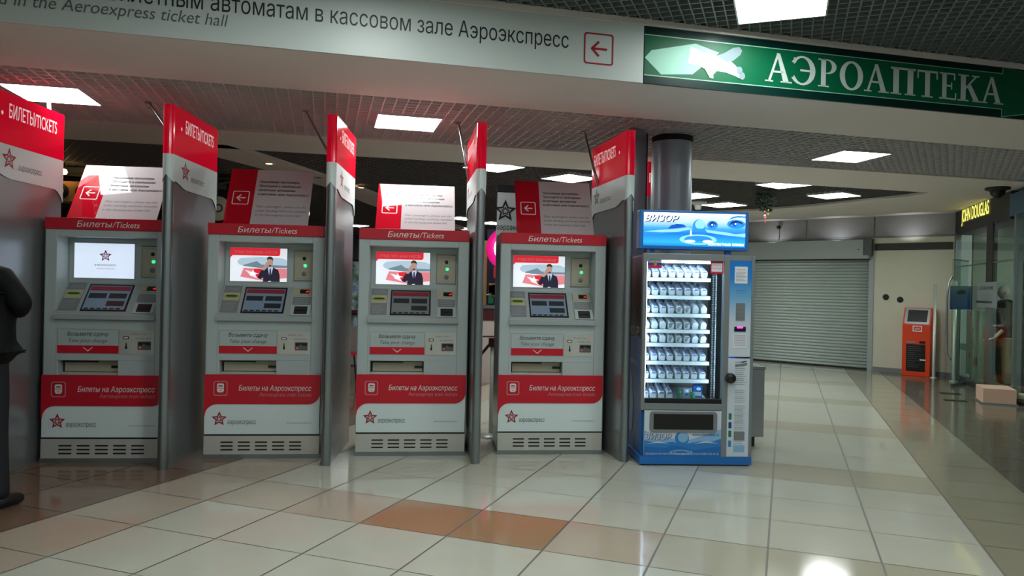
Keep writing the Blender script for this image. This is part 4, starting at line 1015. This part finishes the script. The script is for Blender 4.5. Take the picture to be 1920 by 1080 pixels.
a = MB(); a.box(.10, 2.0, 0, .012, .10, 2.66, 'glass2'); struct(a.build('window_1', **SL))
a = MB(); a.box(2.32, 3.36, 0, .012, .10, 2.66, 'glass2'); struct(a.build('window_2', **SL))
a = MB(); a.box(3.44, 6, 0, .012, .06, 2.70, 'glass2'); struct(a.build('window_3', **SL))
a = MB()
for x, w_, y in ((.0, .10, -.01), (3.36, .07, -.02)): a.box(x, x + w_, y, .08, 0, 2.70, 'alu')
a.box(2.0, 2.32, -.01, .06, 1.7, 2.70, 'charcoal'); a.box(2.0, 2.32, -.01, .06, .0, 1.7, 'alu'); a.box(.1, 2.0, -.02, .06, 0, .10, 'alu'); a.box(0.0, 3.36, .0, .03, 2.05, 2.07, 'alu')
struct(a.build('trim_8', **SL))
a = MB(); a.box(-.5, 6, 3.0, 3.1, 0, 3.08, 'shopwall'); a.box(-.5, -.4, .4, 3.0, 0, 3.08, 'shopwall'); struct(a.build('wall_right', **SL))
a = MB(); a.box(.0, 6, 2.98, 3.0, 2.3, 2.5, 'dbrown'); struct(a.build('trim_9', **SL))
# glass door leaf with a curved handle
t = thing('glass_door', 'open glass door leaf with a long curved steel handle', 'door', (9.60, 11.62, 0), -146)
MB().box(0, .78, 0, .012, .03, 2.12, 'glass2').build('pane', t)
MB().tube([(.66, -.02, .45), (.70, -.07, .55), (.70, -.09, .9), (.70, -.09, 1.5), (.69, -.07, 1.75), (.66, -.02, 1.85)], .016, 'alu', 10).build('handle', t)
a = MB(); a.box(0, .78, -.006, .018, 2.12, 2.14, 'alu'); a.box(0, .78, -.006, .018, .0, .05, 'alu'); a.build('rail', t)
t = thing('poster', 'small dark blue poster on a slim stand before the shop glass', 'poster', (9.36, 11.72, 0), -13.6)
MB().box(0, .34, 0, .006, 1.29, 1.70, 'poster').build('sheet', t); MB().box(.16, .18, .006, .02, .0, 1.5, 'alu').build('stand', t)
MB().flat([(.10, 1.58), (.14, 1.62), (.20, 1.64), (.26, 1.60), (.25, 1.56), (.12, 1.55)], F(-.002), 'black').build('car_picture', t)
t = thing('paper_sign', 'grey printed notice hanging on the shop glass by a clip rail', 'sign', sw(1.72, -.06, 0), SA)
MB().box(0, 1.05, 0, .008, 1.35, 1.75, 'label').build('sheet', t)
a = MB(); a.text('ОБЪЯВЛЕНИЕ', F(-.002), .52, 1.63, 'text_k', w=.72, align='c', cap=.05)
for k in range(4): a.flat([(.25, 1.56 - .03 * k), (.78, 1.56 - .03 * k), (.78, 1.566 - .03 * k), (.25, 1.566 - .03 * k)], F(-.002), 'text_g')
a.build('lettering', t); MB().box(0, .80, -.01, 0, 1.42, 1.45, 'black').build('clip_rail', t)
t = thing('window_panel', 'pale greenish window panel with reddish motifs inside the shop glass', 'panel', sw(.06, .20, 0), SA)
MB().box(0, 1.2, 0, .02, .10, 1.27, 'shopwall').build('board', t)
a = MB()
for x, z, r in ((.45, .92, .035), (.40, .70, .03), (.52, .62, .03), (.55, .35, .06), (.68, .37, .06), (.25, .45, .03), (.30, 1.2, .03)): a.flat(ell(x, z, r, r * 1.6, 12), F(-.002), 'redspot')
a.build('motifs', t)
t = thing('display_rack', 'dark tall display rack with small bright goods at the right shop edge', 'rack', sw(1.92, .46, 0), SA)
MB().box(0, .35, 0, .3, 0, 2.1, 'navy').build('body', t)
a = MB(); random.seed(9)
for k in range(9): a.box(.05, .22 + .1 * random.random(), -.03, 0, .7 + .14 * k, .78 + .14 * k, 'label')
a.build('goods', t)
t = thing('podium', 'low podium at the shop entrance, pinkish light put into its colour', 'podium', (8.10, 9.46, 0), -31)
MB().box(0, .40, 0, .55, .02, .22, 'peach').build('block', t); MB().box(-.02, .42, -.02, .57, 0, .02, 'alu').build('plinth', t)
t = thing('spot_fixture', 'small round light fixture on the floor beside the podium', 'light fixture', (8.60, 9.34, 0), 0)
MB().lathe([(.06, 0), (.07, .05), (.05, .09)], (0, 0, 0), 'charcoal', 16).build('base', t); MB().lathe([(.05, .09), (.055, .12), (.04, .16), (.0001, .17)], (0, 0, 0), 'mskin', 16).build('lens', t)
for x, y, l in ((8.38, 10.45, 'small dark floor plate near the orange terminal reflection'), (7.90, 9.75, 'small dark floor plate before the podium')):
    tag(MB().box(-.14, .14, -.07, .07, .0, .006, 'hole').build('floor_plate', loc=(x, y, 0), rot=(0, 0, R(FA))), l, 'floor plate', 'dark metal plates in the floor')

# dome camera, smoke detector, fir garland
t = thing('dome_camera', 'black dome camera on the soffit above the lit shop sign', 'camera', (8.35, 9.56, 3.085))
MB().lathe([(.0001, 0), (.16, 0), (.16, -.03), (.10, -.05)], (0, 0, 0), 'charcoal', 24).build('mount', t)
MB().lathe([(.10, -.05), (.09, -.10), (.05, -.14), (.0001, -.155)], (0, 0, 0), 'black', 24).build('dome', t)
t = thing('smoke_detector', 'white funnel shaped detector under the ceiling right of the column', 'detector', (5.12, 12.7, 3.13))
MB().lathe([(.0001, 0), (.16, 0), (.15, -.04), (.07, -.07)], (0, 0, 0), 'white', 20).build('mount', t); MB().lathe([(.07, -.07), (.05, -.15), (.0001, -.16)], (0, 0, 0), 'white', 20).build('lens', t)
t = thing('fir_garland', 'small hanging fir garland with red and gold beads under the ceiling', 'garland', (5.55, 11.0, 3.13))
a = MB(); random.seed(11)
for k in range(330):
    an = random.uniform(0, 6.28); z = -random.uniform(.05, .33); r = (.125 if -.22 < z else .07) * random.uniform(.4, 1)
    p = Vector((r * math.cos(an), r * math.sin(an), z)); d = Vector((math.cos(an), math.sin(an), random.uniform(-.6, .5))) * .05
    a.tube([p, p + d], [.013, .003], 'fir', 4)
a.build('fir_sprigs', t)
a = MB()
for k in range(7): a.lathe([(.0001, -.018), (.014, -.01), (.018, 0), (.014, .01), (.0001, .018)], (.03 * math.sin(k * 2.1), .03 * math.cos(k * 2.1) - .02, -.30 - .022 * k), ('flag_r', 'gold', 'flag_w')[k % 3] if k < 6 else 'flag_w', 10)
a.tube([(0, 0, -.3), (0, 0, -.52)], .008, 'flag_r', 6); a.build('beads', t); MB().tube([(0, 0, 0), (0, 0, -.1)], .004, 'text_g', 6).build('wire', t)

# ---------------------------------------------------------------- figures
def skin(name, V_, E_, Rr, m, parent=None, sub=2, root=0, **kw):
    me = bpy.data.meshes.new(name); me.from_pydata([Vector(v) for v in V_], E_, []); me.update()
    o = bpy.data.objects.new(name, me); C.objects.link(o)
    md = o.modifiers.new('s', 'SKIN'); md.use_smooth_shade = True
    for i, r in enumerate(Rr):
        sv = me.skin_vertices[0].data[i]; sv.radius = (r, r) if not isinstance(r, tuple) else r; sv.use_root = (i == root)
    s_ = o.modifiers.new('u', 'SUBSURF'); s_.levels = s_.render_levels = sub
    dg = bpy.context.evaluated_depsgraph_get(); dg.update()
    nm = bpy.data.meshes.new_from_object(o.evaluated_get(dg)); bpy.data.objects.remove(o); bpy.data.meshes.remove(me)
    nm.name = name; nm.materials.clear(); nm.materials.append(M[m])
    for p in nm.polygons: p.use_smooth = True
    q = bpy.data.objects.new(name, nm); C.objects.link(q)
    if parent: q.parent = parent
    return q
def hand(V_, E_, Rr, wrist, d, up, side):
    """five fingers grown from the palm along d"""
    d, up, side = Vector(d).normalized(), Vector(up).normalized(), Vector(side).normalized(); w = V_[wrist]
    b = len(V_); V_.append(Vector(w) + d * .05); E_.append((wrist, b)); Rr.append(.028)
    for k, ln in enumerate((.075, .085, .08, .065)):
        p = Vector(V_[b]) + d * .035 + side * (.022 * (1.5 - k)); c = len(V_)
        V_.extend([p, p + d * ln * .5 + up * .008, p + d * ln * .85 + up * .03]); E_.extend([(b, c), (c, c + 1), (c + 1, c + 2)]); Rr.extend([.0105, .009, .0075])
    c = len(V_); p = Vector(w) + d * .035 + side * .035
    V_.extend([p, p + d * .035 + side * .02 + up * .01]); E_.extend([(wrist, c), (c, c + 1)]); Rr.extend([.012, .009])
def head_mesh(name, c, r, m, parent, face=(0, 1, 0)):
    a = MB(); n, k = 20, 14; c = Vector(c); f = Vector(face).normalized(); s_ = Vector((f.y, -f.x, 0)); vs = []
    for i in range(k + 1):
        t = math.pi * i / k; z = math.cos(t); rad = math.sin(t)
        for j in range(n):
            an = 2 * math.pi * j / n; x, y = rad * math.sin(an), rad * math.cos(an)
            jaw = 1 - .28 * max(0, -z) * (1 - .2 * y)
            nose = .14 * max(0, 1 - abs(x) * 6) * max(0, 1 - abs(z + .1) * 4) if y > 0 else 0
            eye = -.05 * max(0, 1 - abs(abs(x) - .35) * 6) * max(0, 1 - abs(z - .08) * 6) if y > 0 else 0
            vs.append(c + s_ * x * .80 * jaw * r + f * (y * .98 * jaw + nose + eye) * r + Vector((0, 0, z * 1.22 * r)))
    a.add(vs, [(i * n + j, i * n + (j + 1) % n, (i + 1) * n + (j + 1) % n, (i + 1) * n + j) for i in range(k) for j in range(n)], m, True)
    for sg in (1, -1):
        e = c + s_ * sg * .80 * r; a.tube([e + Vector((0, 0, .22 * r)), e + s_ * sg * .10 * r, e + Vector((0, 0, -.22 * r))], [.06 * r, .14 * r, .06 * r], m, 8)
        ey = c + s_ * sg * .33 * r + f * .86 * r + Vector((0, 0, .09 * r)); a.tube([ey - s_ * .10 * r, ey + s_ * .10 * r], .05 * r, 'hair', 6)
    mo = c + f * .88 * r + Vector((0, 0, -.52 * r)); a.tube([mo - s_ * .2 * r, mo + s_ * .2 * r], .04 * r, 'dred', 6)
    return a.build(name, parent)

# man at the left edge, seen from behind, walking towards the machines
P = thing('person', 'person in a black jacket and dark trousers cut by the left edge', 'person', (-2.89, 5.44, 0), 0)
V_ = [Vector(v) for v in [(.02, .0, .93), (.02, .01, 1.12), (.02, .02, 1.32), (-.03, .03, 1.46), (-.08, .05, 1.55), (-.11, .07, 1.62),
      (.12, -.01, .88), (.195, -.12, .50), (.305, -.30, .10), (.34, -.16, .045),
      (-.13, .04, .88), (-.15, .14, .50), (-.17, .12, .09), (-.17, .26, .04),
      (.16, .02, 1.49), (.325, -.04, 1.315), (.18, .20, 1.26), (-.20, .03, 1.46), (-.31, .04, 1.20), (-.22, .20, 1.12)]]
E_ = [(0, 1), (1, 2), (2, 3), (3, 4), (4, 5), (0, 6), (6, 7), (7, 8), (8, 9), (0, 10), (10, 11), (11, 12), (12, 13), (3, 14), (14, 15), (15, 16), (3, 17), (17, 18), (18, 19)]
Rr = [.13, .12, .14, .10, .055, .055, .085, .055, .038, .03, .085, .055, .038, .03, .06, .042, .03, .06, .042, .03]
hand(V_, E_, Rr, 16, (-.55, .8, -.1), (0, 0, 1), (-1, 0, .2)); hand(V_, E_, Rr, 19, (.15, .95, -.1), (0, 0, 1), (1, 0, .2))
skin('body', V_, E_, Rr, 'skin', P)
hm = head_mesh('head', (-.12, .10, 1.745), .105, 'skin', P)
a = MB(); vs = []; n, k = 18, 8
for i in range(k + 1):
    t = math.pi * .62 * i / k
    for j in range(n):
        an = 2 * math.pi * j / n; y = math.cos(an); zz = math.cos(t) * .135; r_ = math.sin(t) * (.097 if y > .3 else .112)
        vs.append((-.12 + r_ * math.sin(an) * .92, .09 + r_ * y - (.0 if y < .3 else .012 * i / k), 1.75 + (zz if y < .3 else max(zz, .055))))
a.add(vs, [(i * n + j, i * n + (j + 1) % n, (i + 1) * n + (j + 1) % n, (i + 1) * n + j) for i in range(k) for j in range(n)], 'hair', True); a.build('hair', P)
jk = [(.03, 0, .87), (.03, 0, 1.00), (.03, .01, 1.18), (.03, .02, 1.34), (-.02, .03, 1.46), (-.08, .05, 1.56), (.165, .02, 1.485), (.325, -.04, 1.315), (.22, .13, 1.275), (.19, .18, 1.265), (-.21, .03, 1.46), (-.32, .04, 1.20), (-.25, .14, 1.14), (-.235, .17, 1.13)]
je = [(0, 1), (1, 2), (2, 3), (3, 4), (4, 5), (4, 6), (6, 7), (7, 8), (8, 9), (4, 10), (10, 11), (11, 12), (12, 13)]
skin('jacket', jk, je, [(.225, .17), (.23, .175), (.22, .17), (.21, .17), (.13, .12), .075, .095, .072, .06, .055, .095, .08, .06, .055], 'jacket', P, root=2)
skin('trousers', [(.02, 0, 1.06), (.02, 0, .90), (.13, -.01, .84), (.195, -.12, .50), (.29, -.27, .14), (.305, -.30, .055), (-.12, .03, .84), (-.15, .13, .50), (-.17, .12, .14), (-.17, .12, .055)],
     [(0, 1), (1, 2), (2, 3), (3, 4), (4, 5), (1, 6), (6, 7), (7, 8), (8, 9)], [.16, .16, .115, .09, .085, .09, .115, .09, .085, .09], 'jeans', P, root=1)
for pts, in (([(.29, -.33, .055), (.33, -.24, .055), (.38, -.10, .04)],), ([(-.17, .08, .055), (-.17, .18, .055), (-.17, .32, .04)],)):
    skin('shoe', pts, [(0, 1), (1, 2)], [.05, .052, .036], 'shoe', P)

# mannequin in the shop window
Q = thing('mannequin', 'pale mannequin in a burgundy jacket and khaki trousers behind the shop glass', 'mannequin', sw(2.12, .24, 0), SA)
V_ = [Vector(v) for v in [(0, 0, .90), (0, 0, 1.10), (0, 0, 1.28), (0, 0, 1.42), (0, 0, 1.50), (.10, 0, .84), (.12, .0, .48), (.13, .03, .10), (.13, -.08, .05), (-.10, 0, .84), (-.12, -.04, .48), (-.13, .03, .10), (-.13, -.08, .05),
      (.19, 0, 1.38), (.26, .02, 1.12), (.22, -.14, .95), (-.19, 0, 1.38), (-.27, .02, 1.12), (-.24, -.12, .92)]]
E_ = [(0, 1), (1, 2), (2, 3), (3, 4), (0, 5), (5, 6), (6, 7), (7, 8), (0, 9), (9, 10), (10, 11), (11, 12), (3, 13), (13, 14), (14, 15), (3, 16), (16, 17), (17, 18)]
Rr = [.12, .11, .13, .09, .05, .08, .05, .035, .03, .08, .05, .035, .03, .055, .04, .028, .055, .04, .028]
hand(V_, E_, Rr, 15, (0, -.6, -.6), (0, -1, .3), (-1, 0, 0)); hand(V_, E_, Rr, 18, (0, -.5, -.7), (0, -1, .3), (1, 0, 0))
skin('body', V_, E_, Rr, 'mskin', Q)
head_mesh('head', (0, -.02, 1.585), .095, 'mskin', Q, (0, -1, 0))
skin('jacket', [(0, 0, .84), (0, 0, .96), (0, 0, 1.14), (0, 0, 1.30), (0, 0, 1.42), (.19, 0, 1.39), (.27, .02, 1.12), (.23, -.10, .99), (-.19, 0, 1.39), (-.28, .02, 1.12), (-.25, -.09, .97)], [(0, 1), (1, 2), (2, 3), (3, 4), (4, 5), (5, 6), (6, 7), (4, 8), (8, 9), (9, 10)],
     [(.20, .16), (.19, .155), (.17, .14), (.18, .15), .10, .085, .075, .055, .085, .075, .055], 'mjacket', Q, root=2)
skin('trousers', [(0, 0, .92), (0, 0, .86), (.10, 0, .78), (.125, 0, .46), (.135, .02, .12), (-.10, 0, .78), (-.125, -.03, .46), (-.135, .02, .12)], [(0, 1), (1, 2), (2, 3), (3, 4), (1, 5), (5, 6), (6, 7)], [.15, .15, .105, .085, .08, .105, .085, .08], 'khaki', Q, root=1)
a = MB(); a.tube([(-.30, -.12, .92), (-.30, -.12, .52)], .006, 'label', 6); a.box(-.40, -.22, -.16, -.08, .18, .52, 'vlight'); a.build('hand_bag', Q)

# ---------------------------------------------------------------- background left and through the gaps
struct(MB().box(-9.5, -2.2, 14.0, 14.2, 0, 3.6, 'dark').build('wall_left'))
struct(MB().box(-11, 13, 24.8, 25.0, 0, 3.6, 'greyb').build('wall_far'))
struct(MB().box(-9.6, -9.4, -3.5, 25, 0, 3.8, 'dark').build('wall_side'))
t = thing('shop_canopy', 'dark shop canopy with grey beams behind the leftmost notice board', 'canopy', (-6.2, 11.4, 0))
a = MB(); a.box(-.5, 3.5, .3, .34, 2.55, 3.1, 'deep'); a.build('backing', t)
MB().box(-.6, 3.6, .0, .06, 3.02, 3.10, 'greyb').build('beam', t)
for x in (1.75, 2.62, 2.90): MB().box(x, x + .05, .1, .15, 2.75, 3.08, 'seam_and_shade').build('hanger', t)
MB().obox((1.0, .05, 3.0), (2.5, 0, -.13), (0, .04, 0), (0, 0, .07), 'greyb').build('beam', t)
MB().box(2.9, 3.7, -.02, .0, 3.03, 3.085, 'darkred').build('valance', t)
MB().obox((3.02, -.03, 2.80), (.55, 0, .16), (0, .02, 0), (0, 0, .03), 'greyb').build('strut', t)
t = thing('pendant_bulb', 'small warm glowing bulb left of the leftmost notice board', 'lamp', (-4.735, 11.0, 2.975))
MB().lathe([(.0001, -.04), (.03, -.03), (.042, 0), (.03, .03), (.0001, .045)], (0, 0, 0), 'bulb', 16).build('bulb', t); MB().tube([(0, 0, .04), (0, 0, .12)], .012, 'seam_and_shade', 8).build('socket', t)
t = thing('lamp_shade', 'pale round disc lamp behind the left edge of the second notice board', 'lamp', (-2.46, 10.0, 2.45))
MB().lathe([(.0001, -.01), (.15, -.01), (.16, .03)], (0, 0, 0), 'creamp', 28, 'Y').build('shade', t)
a = MB(); a.ring(ell(.02, 0, .055, .055), ell(.02, 0, .035, .035), F(-.016), 'seam_and_shade'); a.box(-.004, .004, -.012, .03, .1, .75, 'seam_and_shade'); a.build('hanger', t)
t = thing('spool_shelf', 'warm shelf with round black and white reels left of the first board', 'shelf', (-4.95, 11.1, 0))
MB().box(0, .8, 0, .3, 2.58, 2.86, 'warm').build('case', t)
for x in (.13, .43, .68):
    r_ = MB().lathe([(.0001, -.03), (.10, -.03), (.11, 0)], (x, -.0, 2.72), 'deep', 20, 'Y').build('reel', t); MB().lathe([(.03, -.034), (.06, -.034)], (x, 0, 2.72), 'creamp', 16, 'Y').build('ring', r_)
t = thing('floral_screen', 'floral printed screen seen between the second divider and third machine', 'screen', (-1.55, 14.0, 0))
MB().box(0, 1.5, 0, .04, .72, 1.95, 'floral').build('print', t); MB().box(-.02, 1.52, -.02, .05, 1.93, 1.97, 'seam_and_shade').build('top_rail', t); MB().box(0, 1.5, .0, .05, .02, .72, 'counter').build('base', t)
t = thing('handrail', 'dark red handrail crossing before the floral screen', 'rail', (-1.7, 13.0, 0))
MB().tube([(0, 0, 1.02), (1.5, 0, 1.02)], .045, 'rail', 12).build('rail', t)
for x in (.1, 1.4): MB().tube([(x, 0, 0), (x, 0, 1.0)], .02, 'seam_and_shade', 8).build('post', t)
t = thing('cafe_chair', 'dark cafe chair with red seat seen left of the third machine', 'chair', (-1.02, 11.6, 0), 20)
MB().box(-.22, .22, -.2, .2, .43, .47, 'red').build('seat', t)
for x, y in ((-.2, -.18), (.2, -.18), (-.2, .18), (.2, .18)): MB().tube([(x * .9, y, .43), (x * 1.1, y * 1.1, 0)], .014, 'seam_and_shade', 8).build('leg', t)
a = MB(); a.tube([(-.2, .18, .45), (-.22, .24, .92), (.22, .24, .92), (.2, .18, .45)], .014, 'seam_and_shade', 8); a.build('backrest', t)
t = thing('queue_post', 'stainless queue post with red belt between third divider and fourth machine', 'post', (.875, 7.46, 0))
MB().lathe([(.035, .02), (.035, .98), (.0001, .985)], (0, 0, 0), 'steel', 20).build('tube', t); MB().lathe([(.0001, 0), (.17, 0), (.17, .012), (.04, .03)], (0, 0, 0), 'steel', 28).build('base', t)
MB().box(-.05, .05, -.04, .04, .90, .99, 'rail').build('belt_head', t); MB().obox((-.045, .0, .90), (-.33, .06, -.42), (0, .004, 0), (0, 0, .045), 'rail').build('belt', t)
t = thing('kiosk_counter', 'white counter with dark red sign strip seen right of the third divider', 'counter', (.95, 11.6, 0))
MB().box(0, .9, 0, .6, 0, .98, 'counter').build('front', t); MB().box(-.03, .93, -.03, .63, 1.17, 1.21, 'greyb').build('top', t); MB().box(0, .9, -.01, .02, .98, 1.17, 'rail').build('sign_strip', t); MB().box(0, .9, -.006, 0, .72, .74, 'rail').build('stripe', t); MB().box(.06, .84, .02, .58, .98, 1.17, 'deep').build('core', t)
t = thing('ring_sign', 'magenta ring sign with a glowing white face between third divider and fourth machine', 'sign', (1.60, 12.0, 2.14))
MB().lathe([(.23, -.03), (.34, -.03), (.35, .03), (.22, .03)], (0, 0, 0), 'pinkneon', 32, 'Y').build('ring', t); MB().lathe([(.0001, -.02), (.23, -.02), (.23, .02)], (0, 0, 0), 'neonw', 32, 'Y').build('face', t); MB().box(-.22, .25, .0, .05, -.48, -.30, 'red').build('plate', t)
MB().box(-.01, .01, .0, .02, .34, .95, 'seam_and_shade').build('hanger', t)
t = thing('shop_display', 'warm lit shop display with navy panel beyond the third divider', 'display', (1.20, 12.6, 0))
MB().box(0, .13, 0, .1, 1.2, 2.3, 'warm').build('lit_side', t); MB().box(.13, 1.0, .0, .1, .0, 2.5, 'navy').build('back_panel', t); a = MB(); random.seed(2)
for k in range(14): a.box(.02 + random.random() * .4, .06 + random.random() * .42, -.05, .0, 1.22 + random.random() * .35, 1.26 + random.random() * .33, random.choice(['vlight', 'box_gr', 'flag_w', 'gold']))
a.build('goods', t)
for k, x in enumerate((1.6, 3.9)):  # unseen lights added to brighten the shop interior
    ceiling_light(*sw(x, 1.5)[:2], 3.0, SA, 'added unseen ceiling light brightening the shop, hidden by its fascia', 'added unseen lights inside the shop')
